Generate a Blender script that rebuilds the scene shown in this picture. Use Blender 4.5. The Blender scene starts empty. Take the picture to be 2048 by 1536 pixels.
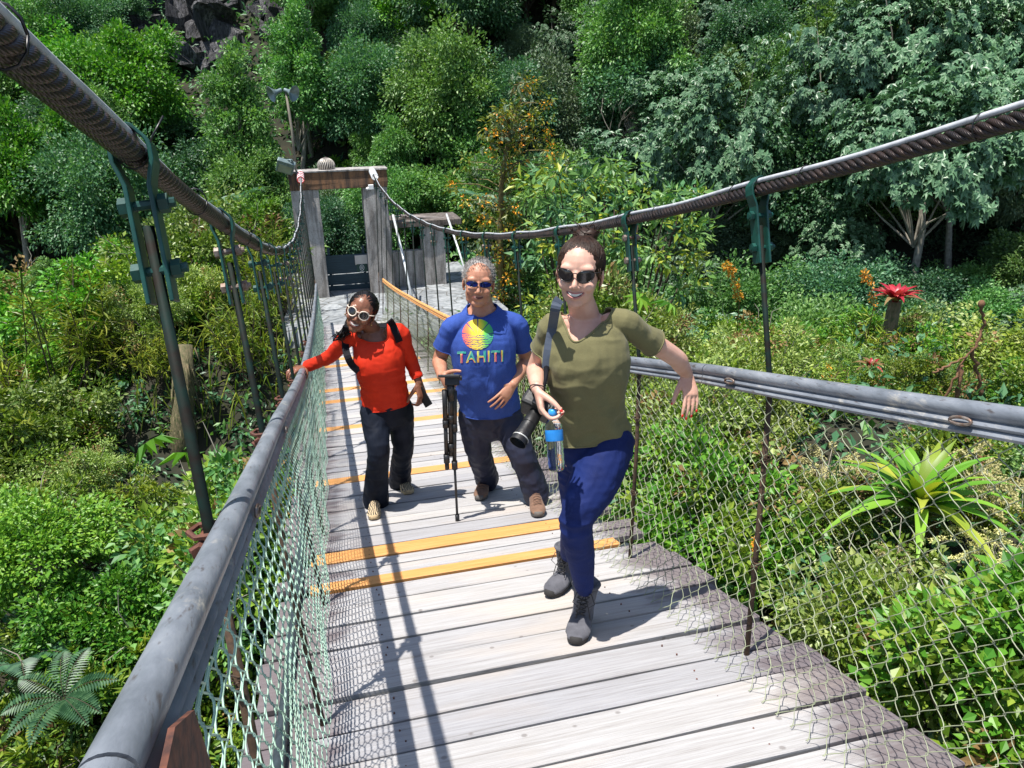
import bpy, bmesh, math, random
import numpy as np
from mathutils import Vector, Matrix, noise
from mathutils.bvhtree import BVHTree

random.seed(7)
np.random.seed(7)
RNG = np.random.default_rng(11)
SC = bpy.context.scene
COL = SC.collection
PI = math.pi

# ------------------------------------------------------------------ camera
CR = Vector((0.969082, -0.245734, -0.022254))
CU = Vector((0.105717, 0.332023, 0.937329))
CF = Vector((0.222944, 0.910701, -0.347736))


def ray(px, py):
    return CR * ((px - 1024) / 1537) + CU * ((768 - py) / 1537) + CF


def at(px, py, Y):
    d = ray(px, py)
    return d * (Y / d.y)


cam = bpy.data.cameras.new('camera')
cam.sensor_width = 36
cam.lens = 36 * 1537 / 2048
cam.clip_start = 0.02
cam.clip_end = 500
camo = bpy.data.objects.new('camera', cam)
COL.objects.link(camo)
m = Matrix((CR, CU, -CF)).transposed()
camo.matrix_world = m.to_4x4()
SC.camera = camo

# ------------------------------------------------------------------ light
SUN = Vector((-0.27, -0.12, 1.0)).normalized()
sl = bpy.data.lights.new('sun', 'SUN')
sl.energy = 4.5
sl.angle = math.radians(0.5)
sl.color = (1.0, 0.955, 0.89)
so = bpy.data.objects.new('sun', sl)
COL.objects.link(so)
so.rotation_euler = SUN.to_track_quat('Z', 'Y').to_euler()
W = bpy.data.worlds.new('World')
SC.world = W
W.use_nodes = True
nt = W.node_tree
sky = nt.nodes.new('ShaderNodeTexSky')
sky.sky_type = 'NISHITA'
sky.sun_disc = False
sky.sun_elevation = math.asin(SUN.z)
sky.sun_rotation = math.atan2(SUN.x, SUN.y)
nt.links.new(sky.outputs[0], nt.nodes['Background'].inputs[0])
nt.nodes['Background'].inputs[1].default_value = 0.10
SC.view_settings.view_transform = 'Standard'
SC.view_settings.look = 'None'
SC.view_settings.gamma = 1
SC.view_settings.exposure = 0.85
SC.render.engine = 'CYCLES'
SC.cycles.use_denoising = True
SC.cycles.max_bounces = 8
SC.cycles.diffuse_bounces = 3
SC.cycles.glossy_bounces = 3
SC.cycles.transmission_bounces = 8
SC.cycles.transparent_max_bounces = 8


# ------------------------------------------------------------------ helpers
def tag(o, label=None, cat=None, group=None, kind=None):
    if label:
        o['label'] = label
    if cat:
        o['category'] = cat
    if group:
        o['group'] = group
    if kind:
        o['kind'] = kind
    return o


def empty(name, loc=(0, 0, 0)):
    o = bpy.data.objects.new(name, None)
    COL.objects.link(o)
    o.location = loc
    o.empty_display_size = 0.1
    return o


def link(name, me, parent=None, loc=(0, 0, 0), rot=(0, 0, 0), scale=(1, 1, 1)):
    o = bpy.data.objects.new(name, me)
    COL.objects.link(o)
    o.location = loc
    o.rotation_euler = rot
    o.scale = scale
    if parent is not None:
        o.parent = parent
        # world-space parts under a moved parent
        if parent.location.length > 0 and tuple(loc) == (0, 0, 0):
            o.location = -wloc(parent)
    return o


def wloc(p):
    v = Vector(p.location)
    while p.parent:
        p = p.parent
        v = v + p.location
    return v


def sst(a, b, x):
    t = min(1, max(0, (x - a) / (b - a)))
    return t * t * (3 - 2 * t)


class MB:
    """collects shapes and links them as one mesh"""

    def __init__(self):
        self.v = []
        self.f = []
        self.m = []
        self.uv = {}

    def add(self, verts, faces, mi=0):
        b = len(self.v)
        self.v.extend([tuple(x) for x in verts])
        for f in faces:
            self.f.append([i + b for i in f])
            self.m.append(mi)
        return b

    def box(self, c, s, ax=None, mi=0, taper=1.0):
        c = Vector(c)
        X, Y, Z = ax if ax else (Vector((1, 0, 0)), Vector((0, 1, 0)), Vector((0, 0, 1)))
        vs = []
        for z in (-1, 1):
            k = taper if z > 0 else 1
            for x, y in ((-1, -1), (1, -1), (1, 1), (-1, 1)):
                vs.append(c + X * (x * s[0] / 2 * k) + Y * (y * s[1] / 2 * k) + Z * (z * s[2] / 2))
        self.add(vs, [(3, 2, 1, 0), (4, 5, 6, 7), (0, 1, 5, 4), (1, 2, 6, 5), (2, 3, 7, 6), (3, 0, 4, 7)], mi)

    def tube(self, pts, r, n=8, mi=0, cap=True, uv=False, flat=None, ref=None):
        pts = [Vector(p) for p in pts]
        N = len(pts)
        if not hasattr(r, '__len__'):
            r = [r] * N
        tan = []
        for i in range(N):
            t = pts[min(i + 1, N - 1)] - pts[max(i - 1, 0)]
            tan.append(t.normalized() if t.length > 1e-9 else Vector((0, 0, 1)))
        u = Vector(ref) if ref else (Vector((0, 0, 1)) if abs(tan[0].z) < 0.9 else Vector((1, 0, 0)))
        vs = []
        L = 0
        Ls = []
        for i in range(N):
            if i:
                L += (pts[i] - pts[i - 1]).length
            Ls.append(L)
            u = (u - tan[i] * u.dot(tan[i]))
            if u.length < 1e-6:
                u = tan[i].orthogonal()
            u.normalize()
            w = tan[i].cross(u)
            k = flat if flat else 1.0
            for j in range(n):
                a = 2 * PI * j / n
                vs.append(pts[i] + (u * math.cos(a) * k + w * math.sin(a)) * r[i])
        fs = []
        for i in range(N - 1):
            for j in range(n):
                a = i * n + j
                b = i * n + (j + 1) % n
                fs.append((a, b, b + n, a + n))
        f0 = len(self.f)
        self.add(vs, fs, mi)
        if uv:
            q = f0
            for i in range(N - 1):
                for j in range(n):
                    u0, u1 = j / n, (j + 1) / n
                    self.uv[q] = [(u0, Ls[i]), (u1, Ls[i]), (u1, Ls[i + 1]), (u0, Ls[i + 1])]
                    q += 1
        if cap:
            b = len(self.v) - N * n
            self.f.append([b + j for j in range(n)][::-1])
            self.m.append(mi)
            self.f.append([b + (N - 1) * n + j for j in range(n)])
            self.m.append(mi)

    def cyl(self, a, b, r, n=12, mi=0, r2=None):
        self.tube([a, b], [r, r if r2 is None else r2], n, mi)

    def lathe(self, c, prof, n=20, ax=Vector((0, 0, 1)), mi=0):
        c = Vector(c)
        ax = Vector(ax).normalized()
        u = ax.orthogonal().normalized()
        w = ax.cross(u)
        vs = []
        for (r, h) in prof:
            for j in range(n):
                a = 2 * PI * j / n
                vs.append(c + ax * h + (u * math.cos(a) + w * math.sin(a)) * max(r, 1e-5))
        fs = []
        for i in range(len(prof) - 1):
            for j in range(n):
                a = i * n + j
                b = i * n + (j + 1) % n
                fs.append((a, b, b + n, a + n))
        self.add(vs, fs, mi)

    def ell(self, c, r, ax=None, n=16, k=10, mi=0):
        c = Vector(c)
        X, Y, Z = ax if ax else (Vector((1, 0, 0)), Vector((0, 1, 0)), Vector((0, 0, 1)))
        vs = [c - Z * r[2]]
        for i in range(1, k):
            t = -PI / 2 + PI * i / k
            for j in range(n):
                a = 2 * PI * j / n
                vs.append(c + X * (r[0] * math.cos(t) * math.cos(a)) + Y * (r[1] * math.cos(t) * math.sin(a)) + Z * (r[2] * math.sin(t)))
        vs.append(c + Z * r[2])
        fs = []
        for j in range(n):
            fs.append((0, 1 + (j + 1) % n, 1 + j))
        for i in range(k - 2):
            for j in range(n):
                a = 1 + i * n + j
                b = 1 + i * n + (j + 1) % n
                fs.append((a, b, b + n, a + n))
        t = len(vs) - 1
        for j in range(n):
            fs.append((t - n + j, t - n + (j + 1) % n, t))
        self.add(vs, fs, mi)

    def mesh(self, name, mats, smooth=True):
        me = bpy.data.meshes.new(name)
        me.from_pydata(self.v, [], self.f)
        for mt in (mats if isinstance(mats, (list, tuple)) else [mats]):
            me.materials.append(mt)
        me.polygons.foreach_set('material_index', self.m)
        if smooth:
            me.polygons.foreach_set('use_smooth', [True] * len(self.f))
        if self.uv:
            ul = me.uv_layers.new(name='UVMap')
            for p in me.polygons:
                q = self.uv.get(p.index)
                if q:
                    for li, c in zip(p.loop_indices, q):
                        ul.data[li].uv = c
        me.update()
        return me

    def build(self, name, mats, parent=None, smooth=True, bevel=0, auto=None):
        me = self.mesh(name, mats, smooth)
        if auto is not None and smooth:
            try:
                me.set_sharp_from_angle(angle=math.radians(auto))
            except Exception:
                pass
        o = link(name, me, parent)
        if bevel:
            md = o.modifiers.new('bevel', 'BEVEL')
            md.width = bevel
            md.segments = 2
            md.limit_method = 'ANGLE'
        return o


# ------------------------------------------------------------------ materials
M = {}


def newmat(name):
    mt = bpy.data.materials.new(name)
    mt.use_nodes = True
    nt = mt.node_tree
    b = nt.nodes['Principled BSDF']
    M[name] = mt
    return mt, nt, b


def N(nt, t, **kw):
    n = nt.nodes.new('ShaderNode' + t)
    for k, v in kw.items():
        setattr(n, k, v)
    return n


def setin(n, **kw):
    for k, v in kw.items():
        n.inputs[k.replace('_', ' ')].default_value = v
    return n


def ramp(nt, fac, stops):
    r = N(nt, 'ValToRGB')
    el = r.color_ramp.elements
    while len(el) > 1:
        el.remove(el[-1])
    el[0].position = stops[0][0]
    el[0].color = tuple(stops[0][1]) + (1,)
    for p, c in stops[1:]:
        e = el.new(p)
        e.color = tuple(c) + (1,)
    nt.links.new(fac, r.inputs[0])
    return r


def mixc(nt, fac, a, b, mode='MIX'):
    mx = N(nt, 'Mix', data_type='RGBA', blend_type=mode)
    for i, s in ((0, fac), (6, a), (7, b)):
        if hasattr(s, 'is_linked') or hasattr(s, 'links'):
            nt.links.new(s, mx.inputs[i])
        elif i == 0:
            mx.inputs[0].default_value = s
        else:
            mx.inputs[i].default_value = tuple(s) + (1,)
    return mx.outputs[2]


def noisetex(nt, scale, detail=4, vec=None, rough=0.55, mapscale=None):
    tc = N(nt, 'TexCoord')
    v = vec if vec is not None else tc.outputs['Object']
    if mapscale:
        mp = N(nt, 'Mapping')
        mp.inputs['Scale'].default_value = mapscale
        nt.links.new(v, mp.inputs[0])
        v = mp.outputs[0]
    n = N(nt, 'TexNoise')
    setin(n, Scale=scale, Detail=detail, Roughness=rough)
    nt.links.new(v, n.inputs['Vector'])
    return n.outputs['Fac']


def bump(nt, b, h, strength=0.3, dist=0.01):
    bp = N(nt, 'Bump')
    bp.inputs['Strength'].default_value = strength
    bp.inputs['Distance'].default_value = dist
    nt.links.new(h, bp.inputs['Height'])
    nt.links.new(bp.outputs[0], b.inputs['Normal'])


def simple(name, col, rough=0.6, metal=0.0, var=0.25, scale=30, bumps=0.15, dist=0.003, spec=0.5, col2=None, lo=0.35, hi=0.7, mapscale=None):
    mt, nt, b = newmat(name)
    f = noisetex(nt, scale, 6, mapscale=mapscale)
    c2 = col2 if col2 else tuple(x * (1 - var) for x in col)
    r = ramp(nt, f, [(lo, c2), (hi, col)])
    nt.links.new(r.outputs[0], b.inputs['Base Color'])
    setin(b, Roughness=rough, Metallic=metal)
    b.inputs['Specular IOR Level'].default_value = spec
    if bumps:
        bump(nt, b, f, bumps, dist)
    return mt


# weathered deck boards: grain runs along X; purple-brown damp stains near the ends of the boards
def mat_deck():
    mt, nt, b = newmat('weathered_deck')
    tc = N(nt, 'TexCoord')
    geo = N(nt, 'NewGeometry')
    isl = geo.outputs['Random Per Island']
    off = N(nt, 'CombineXYZ')
    ml = N(nt, 'Math', operation='MULTIPLY')
    ml.inputs[1].default_value = 37
    nt.links.new(isl, ml.inputs[0])
    nt.links.new(ml.outputs[0], off.inputs[0])
    nt.links.new(ml.outputs[0], off.inputs[2])
    va = N(nt, 'VectorMath', operation='ADD')
    nt.links.new(tc.outputs['Object'], va.inputs[0])
    nt.links.new(off.outputs[0], va.inputs[1])
    g1 = noisetex(nt, 6, 6, va.outputs[0], 0.65, (0.5, 14, 3))
    g2 = noisetex(nt, 14, 5, va.outputs[0], 0.7, (0.35, 30, 3))
    g3 = noisetex(nt, 2.2, 3, va.outputs[0], 0.5, (0.6, 1.5, 1))
    base = ramp(nt, g1, [(0.26, (0.11, 0.095, 0.085)), (0.39, (0.26, 0.25, 0.245)), (0.56, (0.345, 0.345, 0.355)), (0.75, (0.43, 0.415, 0.40))])
    c = mixc(nt, 0.35, base.outputs[0], ramp(nt, g2, [(0.3, (0.26, 0.24, 0.23)), (0.6, (0.58, 0.58, 0.59))]).outputs[0])
    warm = ramp(nt, g3, [(0.52, (0, 0, 0)), (0.75, (1, 1, 1))])
    wf = N(nt, 'Math', operation='MULTIPLY')
    wf.inputs[1].default_value = 0.5
    nt.links.new(warm.outputs[0], wf.inputs[0])
    c = mixc(nt, wf.outputs[0], c, (0.52, 0.44, 0.36))
    isl_r = ramp(nt, isl, [(0.0, (0.82, 0.82, 0.84)), (1.0, (1.08, 1.06, 1.02))])
    c = mixc(nt, 1.0, c, isl_r.outputs[0], 'MULTIPLY')
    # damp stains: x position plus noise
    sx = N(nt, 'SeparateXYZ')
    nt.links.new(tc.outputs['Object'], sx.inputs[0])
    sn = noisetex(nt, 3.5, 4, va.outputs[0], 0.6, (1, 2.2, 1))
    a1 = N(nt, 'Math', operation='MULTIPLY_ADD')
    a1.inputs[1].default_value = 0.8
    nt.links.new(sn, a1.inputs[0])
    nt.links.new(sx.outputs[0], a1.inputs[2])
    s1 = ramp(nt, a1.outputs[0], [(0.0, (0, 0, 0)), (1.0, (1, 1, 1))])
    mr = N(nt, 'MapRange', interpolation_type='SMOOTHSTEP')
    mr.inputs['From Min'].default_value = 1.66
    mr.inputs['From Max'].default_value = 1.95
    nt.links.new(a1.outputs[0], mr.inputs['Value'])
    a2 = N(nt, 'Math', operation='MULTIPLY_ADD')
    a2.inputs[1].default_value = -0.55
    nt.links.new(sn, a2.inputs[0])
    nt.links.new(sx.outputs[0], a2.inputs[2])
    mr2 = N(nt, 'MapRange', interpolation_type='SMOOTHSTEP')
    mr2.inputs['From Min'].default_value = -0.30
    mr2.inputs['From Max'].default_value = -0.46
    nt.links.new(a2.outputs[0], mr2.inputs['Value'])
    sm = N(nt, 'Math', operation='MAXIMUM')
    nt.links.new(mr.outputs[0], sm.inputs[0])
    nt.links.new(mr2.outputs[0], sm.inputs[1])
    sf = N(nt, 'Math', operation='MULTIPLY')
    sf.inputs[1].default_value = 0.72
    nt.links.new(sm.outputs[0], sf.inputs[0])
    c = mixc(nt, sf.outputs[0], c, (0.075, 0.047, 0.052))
    # nail heads / knots
    vo = N(nt, 'TexVoronoi')
    setin(vo, Scale=7.0)
    nt.links.new(va.outputs[0], vo.inputs['Vector'])
    kn = ramp(nt, vo.outputs['Distance'], [(0.0, (1, 1, 1)), (0.05, (1, 1, 1)), (0.09, (0, 0, 0))])
    kf = N(nt, 'Math', operation='MULTIPLY')
    kf.inputs[1].default_value = 0.55
    nt.links.new(kn.outputs[0], kf.inputs[0])
    c = mixc(nt, kf.outputs[0], c, (0.12, 0.10, 0.09))
    nt.links.new(c, b.inputs['Base Color'])
    setin(b, Roughness=0.75)
    b.inputs['Specular IOR Level'].default_value = 0.3
    bump(nt, b, g2, 0.5, 0.004)


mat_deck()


def mat_grain(name, c1, c2, c3, ms=(0.5, 16, 3), rough=0.6):
    mt, nt, b = newmat(name)
    g1 = noisetex(nt, 7, 6, None, 0.65, ms)
    r = ramp(nt, g1, [(0.3, c1), (0.5, c2), (0.7, c3)])
    nt.links.new(r.outputs[0], b.inputs['Base Color'])
    setin(b, Roughness=rough)
    bump(nt, b, g1, 0.35, 0.003)


mat_grain('new_board', (0.46, 0.20, 0.055), (0.62, 0.29, 0.09), (0.68, 0.37, 0.14))
mat_grain('orange_rail_wood', (0.45, 0.20, 0.06), (0.62, 0.30, 0.10), (0.72, 0.42, 0.18), (16, 0.6, 6))
simple('stringer_steel', (0.035, 0.05, 0.06), 0.6, 0.0, 0.4)


def mat_rail():
    mt, nt, b = newmat('grey_rail_paint')
    f = noisetex(nt, 5, 8, None, 0.65, (3, 1, 3))
    f2 = noisetex(nt, 45, 5, None, 0.6, (2, 0.35, 2))
    f3 = noisetex(nt, 7, 6, None, 0.7)
    c = ramp(nt, f, [(0.3, (0.10, 0.115, 0.135)), (0.5, (0.175, 0.195, 0.225)), (0.68, (0.25, 0.27, 0.30))]).outputs[0]
    w = ramp(nt, f3, [(0.55, (0, 0, 0)), (0.66, (1, 1, 1))])
    wm = N(nt, 'Math', operation='MULTIPLY')
    nt.links.new(w.outputs[0], wm.inputs[0])
    r2 = ramp(nt, f2, [(0.45, (0, 0, 0)), (0.62, (1, 1, 1))])
    nt.links.new(r2.outputs[0], wm.inputs[1])
    c = mixc(nt, wm.outputs[0], c, (0.46, 0.43, 0.37))
    d = ramp(nt, f2, [(0.30, (1, 1, 1)), (0.41, (0, 0, 0))])
    dm = N(nt, 'Math', operation='MULTIPLY')
    dm.inputs[1].default_value = 0.75
    nt.links.new(d.outputs[0], dm.inputs[0])
    c = mixc(nt, dm.outputs[0], c, (0.055, 0.038, 0.030))
    nt.links.new(c, b.inputs['Base Color'])
    setin(b, Roughness=0.42)
    bump(nt, b, f2, 0.35, 0.002)


mat_rail()
simple('green_paint', (0.008, 0.070, 0.055), 0.38, 0, 0.5, 22, 0.4, 0.002)
simple('dark_rod', (0.006, 0.022, 0.018), 0.65, 0, 0.5, 25, 0.4, 0.002, spec=.12, col2=(0.012, 0.010, 0.008))
simple('rusty_rod', (0.10, 0.055, 0.028), 0.8, 0, 0.6, 45, 0.6, 0.003, col2=(0.028, 0.018, 0.012))
simple('rust', (0.16, 0.055, 0.03), 0.8, 0, 0.6, 60, 0.6, 0.003, col2=(0.05, 0.02, 0.015))
simple('worn_steel', (0.30, 0.27, 0.24), 0.5, 0.5, 0.5, 50, 0.4, 0.002, col2=(0.15, 0.08, 0.05))
simple('pale_conduit', (0.58, 0.60, 0.63), 0.45, 0, 0.35, 25, 0.3, 0.002)
simple('black_plastic', (0.008, 0.008, 0.009), 0.35, 0, 0.3, 60, 0.05)
simple('mint_wire', (0.40, 0.60, 0.48), 0.45, 0, 0.35, 9, 0, spec=0.4, col2=(0.20, 0.30, 0.22))
simple('olive_wire', (0.36, 0.40, 0.25), 0.45, 0, 0.35, 9, 0, spec=0.4, col2=(0.22, 0.24, 0.16))


def mat_rope():
    mt, nt, b = newmat('steel_rope')
    uv = N(nt, 'UVMap')
    sx = N(nt, 'SeparateXYZ')
    nt.links.new(uv.outputs[0], sx.inputs[0])
    # fine wires twist round each strand
    a = N(nt, 'Math', operation='MULTIPLY_ADD')
    a.inputs[1].default_value = 11
    k = N(nt, 'Math', operation='MULTIPLY')
    k.inputs[1].default_value = -120
    nt.links.new(sx.outputs[1], k.inputs[0])
    nt.links.new(sx.outputs[0], a.inputs[0])
    nt.links.new(k.outputs[0], a.inputs[2])
    s = N(nt, 'Math', operation='MULTIPLY')
    s.inputs[1].default_value = 2 * PI
    nt.links.new(a.outputs[0], s.inputs[0])
    sn = N(nt, 'Math', operation='SINE')
    nt.links.new(s.outputs[0], sn.inputs[0])
    ab = N(nt, 'Math', operation='MULTIPLY_ADD')
    ab.inputs[1].default_value = 0.5
    ab.inputs[2].default_value = 0.5
    nt.links.new(sn.outputs[0], ab.inputs[0])
    f = noisetex(nt, 18, 4)
    c = ramp(nt, ab.outputs[0], [(0.0, (0.006, 0.005, 0.005)), (0.35, (0.014, 0.011, 0.011)), (1.0, (0.036, 0.028, 0.026))]).outputs[0]
    c = mixc(nt, ramp(nt, f, [(0.4, (0, 0, 0)), (0.75, (0.4, 0.4, 0.4))]).outputs[0], c, (0.11, 0.06, 0.04))
    nt.links.new(c, b.inputs['Base Color'])
    setin(b, Roughness=0.38, Metallic=0.3)
    bump(nt, b, ab.outputs[0], 0.5, 0.0012)


mat_rope()


def mat_concrete(name, c1, c2, stain, drip=1.0):
    mt, nt, b = newmat(name)
    f1 = noisetex(nt, 3, 8, None, 0.7)
    f2 = noisetex(nt, 2.2, 7, None, 0.68, (4, 4, 0.45))
    f3 = noisetex(nt, 40, 4)
    c = ramp(nt, f1, [(0.3, c2), (0.65, c1)]).outputs[0]
    d = ramp(nt, f2, [(0.40, (1, 1, 1)), (0.58, (0, 0, 0))])
    dm = N(nt, 'Math', operation='MULTIPLY')
    dm.inputs[1].default_value = 0.9 * drip
    nt.links.new(d.outputs[0], dm.inputs[0])
    c = mixc(nt, dm.outputs[0], c, stain)
    c = mixc(nt, ramp(nt, f3, [(0.3, (0.5, 0.5, 0.5)), (0.5, (0, 0, 0))]).outputs[0], c, (0.06, 0.055, 0.05))
    nt.links.new(c, b.inputs['Base Color'])
    setin(b, Roughness=0.9)
    bump(nt, b, f3, 0.5, 0.01)
    return mt


mat_concrete('concrete', (0.46, 0.44, 0.42), (0.30, 0.28, 0.265), (0.07, 0.06, 0.05), .75)
mat_concrete('concrete_dark', (0.20, 0.17, 0.15), (0.10, 0.08, 0.07), (0.03, 0.024, 0.02))
mat_concrete('lintel_concrete', (0.24, 0.12, 0.055), (0.13, 0.075, 0.045), (0.035, 0.025, 0.02))
# ------------------------------------------------------------------ bridge curves
def zdeck(Y):
    return -(1.4425 + 0.2768 * Y - 0.00506 * Y * Y)


_cy = [-3, -1, 0, .94, 1.447, 1.85, 2.5, 3.6, 4.74, 6, 8.27, 10.5, 14.3, 17.2, 20.5]
_cz = [1.2, .60, .315, .064, -.066, -.175, -.34, -.58, -.81, -1.04, -1.36, -1.59, -1.84, -1.86, -1.66]
_cp = np.polyfit(_cy, _cz, 5)


def zcab(Y):
    return float(np.polyval(_cp, Y))


XL, XR, XCL, XCR = -.239, 1.446, -.285, 1.484


def hrail(Y):
    return float(np.interp(Y, [-3, 2.6, 5.2, 13, 17.5], [1.085, 1.105, 1.03, 1.03, 0.95]))


def xrail(side, Y):
    if side < 0:
        return XL + float(np.interp(Y, [-1, .3, 2.5, 9, 17.5], [.035, .035, 0.036, 0.03, 0.06]))
    return XR - float(np.interp(Y, [0, 11, 17.5], [0, 0, 0.14]))


bridge = empty('suspension_footbridge', (0.6, 0, zdeck(0)))
tag(bridge, 'narrow suspension footbridge with grey plank deck, steel cables and chain-link sides', 'bridge')

# deck boards
orange = [(3.44, 3.58), (3.86, 4.06), (5.65, 5.85), (7.81, 8.02), (9.46, 9.68), (10.29, 10.53), (12.37, 12.62), (13.06, 13.30)]
cuts = [1.94, 2.128, 2.35, 2.585, 2.78, 3.01, 3.235, 3.44, 3.58, 3.72, 3.86, 4.06, 4.27, 4.44, 4.60, 4.89, 5.08, 5.24, 5.45, 5.65]
lo = [1.94]
while lo[-1] > -2.5:
    lo.append(lo[-1] - random.choice((0.20, 0.22, 0.235)))
cuts = lo[::-1][:-1] + cuts
while cuts[-1] < 17.3:
    y = cuts[-1]
    nx = [o for o in orange if abs(o[0] - y) < 1e-4]
    if nx:
        cuts.append(nx[0][1])
        continue
    st = y + random.choice((0.15, 0.17, 0.19, 0.21))
    up = [o[0] for o in orange if o[0] > y + 1e-4]
    if up and st > up[0] - 0.1:
        st = up[0]
    cuts.append(st)


def plank(mb, y0, y1, x0, x1, dz, thick=0.04):
    g = 0.008 + (random.random() ** 2) * 0.011
    nx = 9
    vs, fs = [], []
    wob = [random.uniform(-.0025, .0025) for _ in range(nx)]
    sk = random.uniform(-.006, .006)
    wp = random.uniform(-.006, .006)
    for i in range(nx):
        f = i / (nx - 1)
        x = x0 + (x1 - x0) * f
        b = dz + wp * (2 * f - 1) ** 2
        ya, yb = y0 + g + wob[i] + sk * (f - .5), y1 - g * .4 + wob[i] * .6 + sk * (f - .5)
        za, zb = zdeck(ya) + b, zdeck(yb) + b
        c = 0.004
        vs += [(x, ya, za - thick), (x, ya, za - c), (x, ya + c, za), (x, yb - c, zb), (x, yb, zb - c), (x, yb, zb - thick)]
    for i in range(nx - 1):
        for j in range(6):
            a, b2 = i * 6 + j, i * 6 + (j + 1) % 6
            fs.append((a, a + 6, b2 + 6, b2))
    fs.append(tuple(range(6)))
    fs.append(tuple((nx - 1) * 6 + j for j in range(6))[::-1])
    mb.add(vs, fs)


mb = MB()
for y0, y1 in zip(cuts[:-1], cuts[1:]):
    if any(abs(o[0] - y0) < 1e-4 for o in orange):
        p = MB()
        plank(p, y0, y1, -.24, 1.40 + random.uniform(0, .06), 0.002)
        p.build('replacement_board', M['new_board'], bridge, smooth=False)
    else:
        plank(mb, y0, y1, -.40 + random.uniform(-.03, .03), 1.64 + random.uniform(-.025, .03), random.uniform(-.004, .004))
for y0, y1 in zip(cuts[:-1], cuts[1:]):
    if y0 > 9:
        break
    for x in (.09, 1.16):
        for f in ((.3, .7) if y1 - y0 > .16 else (.5,)):
            q = Vector((x + random.uniform(-.012, .012), y0 + (y1 - y0) * f + random.uniform(-.012, .012), 0))
            q.z = zdeck(q.y) + .001
            mb.lathe(q, [(.0032, -.012), (.0032, .002), (.002, .0026), (0, .0026)], 7, mi=1)
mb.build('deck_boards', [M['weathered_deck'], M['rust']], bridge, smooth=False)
mb = MB()
for x in (-.33, 0.6, 1.53):
    pts = [Vector((x, y, zdeck(y) - .10)) for y in np.arange(-2.5, 17.6, .5)]
    mb.tube(pts, .05, 6)
mb.build('deck_beam', M['stringer_steel'], bridge, smooth=False)
# flat kerb bars on the deck at both sides
mb = MB()
pts = [Vector((-.30, y, zdeck(y) + .02)) for y in np.arange(-2.5, 17.5, .5)]
mb.tube(pts, .022, 6)
mb.build('edge_pipe', M['stringer_steel'], bridge)

# main cables: six strands laid round a core, pale conduit tied on top
for xc in (XCL, XCR):
    mb = MB()
    ys = np.concatenate([np.arange(-3, 5, .011), np.arange(5, 20.6, .03)])
    for s in range(6):
        pts = []
        for y in ys:
            a = 2 * PI * (s / 6 + y / 0.175) * (1 if xc < 0.5 else -1)
            pts.append(Vector((xc + .0146 * math.cos(a), y, zcab(y) + .0146 * math.sin(a))))
        mb.tube(pts, .0074, 10, uv=True)
    mb.tube([Vector((xc, y, zcab(y))) for y in np.arange(-3, 20.6, .3)], .008, 6)
    cb = mb.build('main_cable', M['steel_rope'], bridge)
    cd = MB()
    pts = []
    for y in np.arange(-3, 20.4, .12):
        lift = .0285 + .004 * math.sin(y * 5.7) * (1 if y > 1 else .3)
        pts.append(Vector((xc + .006 * math.sin(y * 2.3), y, zcab(y) + lift)))
    cd.tube(pts, .0082, 8)
    cd.build('conduit', M['pale_conduit'], cb)
    for y in np.arange(.95, 17, .55):
        tz = MB()
        yy = y + random.uniform(-.12, .12)
        ring = [Vector((xc + .026 * math.cos(a), yy + .004 * math.sin(a), zcab(yy) + .007 + .032 * math.sin(a))) for a in np.linspace(0, 2 * PI, 13)]
        if random.random() < .25:
            ring += [ring[0] + Vector((.01, 0, .02)), ring[0] + Vector((.03, .01, .05))]
        tz.tube(ring, .0018, 5)
        tz.build('cable_tie', M['black_plastic'], cb)

# handrails: moulded profile swept along the bridge, in lengths
prof = []
for a in np.linspace(PI * 1.05, -0.25 * PI, 14):
    prof.append((.036 * math.cos(a), .034 * math.sin(a)))
prof += [(.020, -.030), (.030, -.036), (.036, -.046), (.030, -.056), (.021, -.060), (.030, -.066), (.037, -.077), (.031, -.089), (.012, -.093), (-.030, -.090)]


def rail(side, y0, y1, mat, name='handrail', w=.66):
    mb = MB()
    ys = np.linspace(y0, y1, max(3, int((y1 - y0) / .25) + 2))
    vs, fs = [], []
    n = len(prof)
    for y in ys:
        for (px, pz) in prof:
            vs.append((xrail(side, y) - side * px * w, y, zdeck(y) + hrail(y) + pz * w))
    for i in range(len(ys) - 1):
        for j in range(n):
            a, b = i * n + j, i * n + (j + 1) % n
            fs.append((a, b, b + n, a + n) if side > 0 else (a, a + n, b + n, b))
    fs.append(tuple(range(n)))
    fs.append(tuple((len(ys) - 1) * n + j for j in range(n))[::-1])
    mb.add(vs, fs)
    return mb.build(name, mat, bridge, auto=40)


for side in (-1, 1):
    ys = [-2.5, 0.52 if side < 0 else .2, 2.62, 4.9, 7.2, 9.5, 11.9, 14.4, 17.4]
    for a, b in zip(ys[:-1], ys[1:]):
        om = side > 0 and a > 7
        r_ = rail(side, a + .003, b - .003, M['orange_rail_wood'] if om else M['grey_rail_paint'])
        if om:
            r_['label'] = 'unpainted orange wooden rail length'
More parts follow.
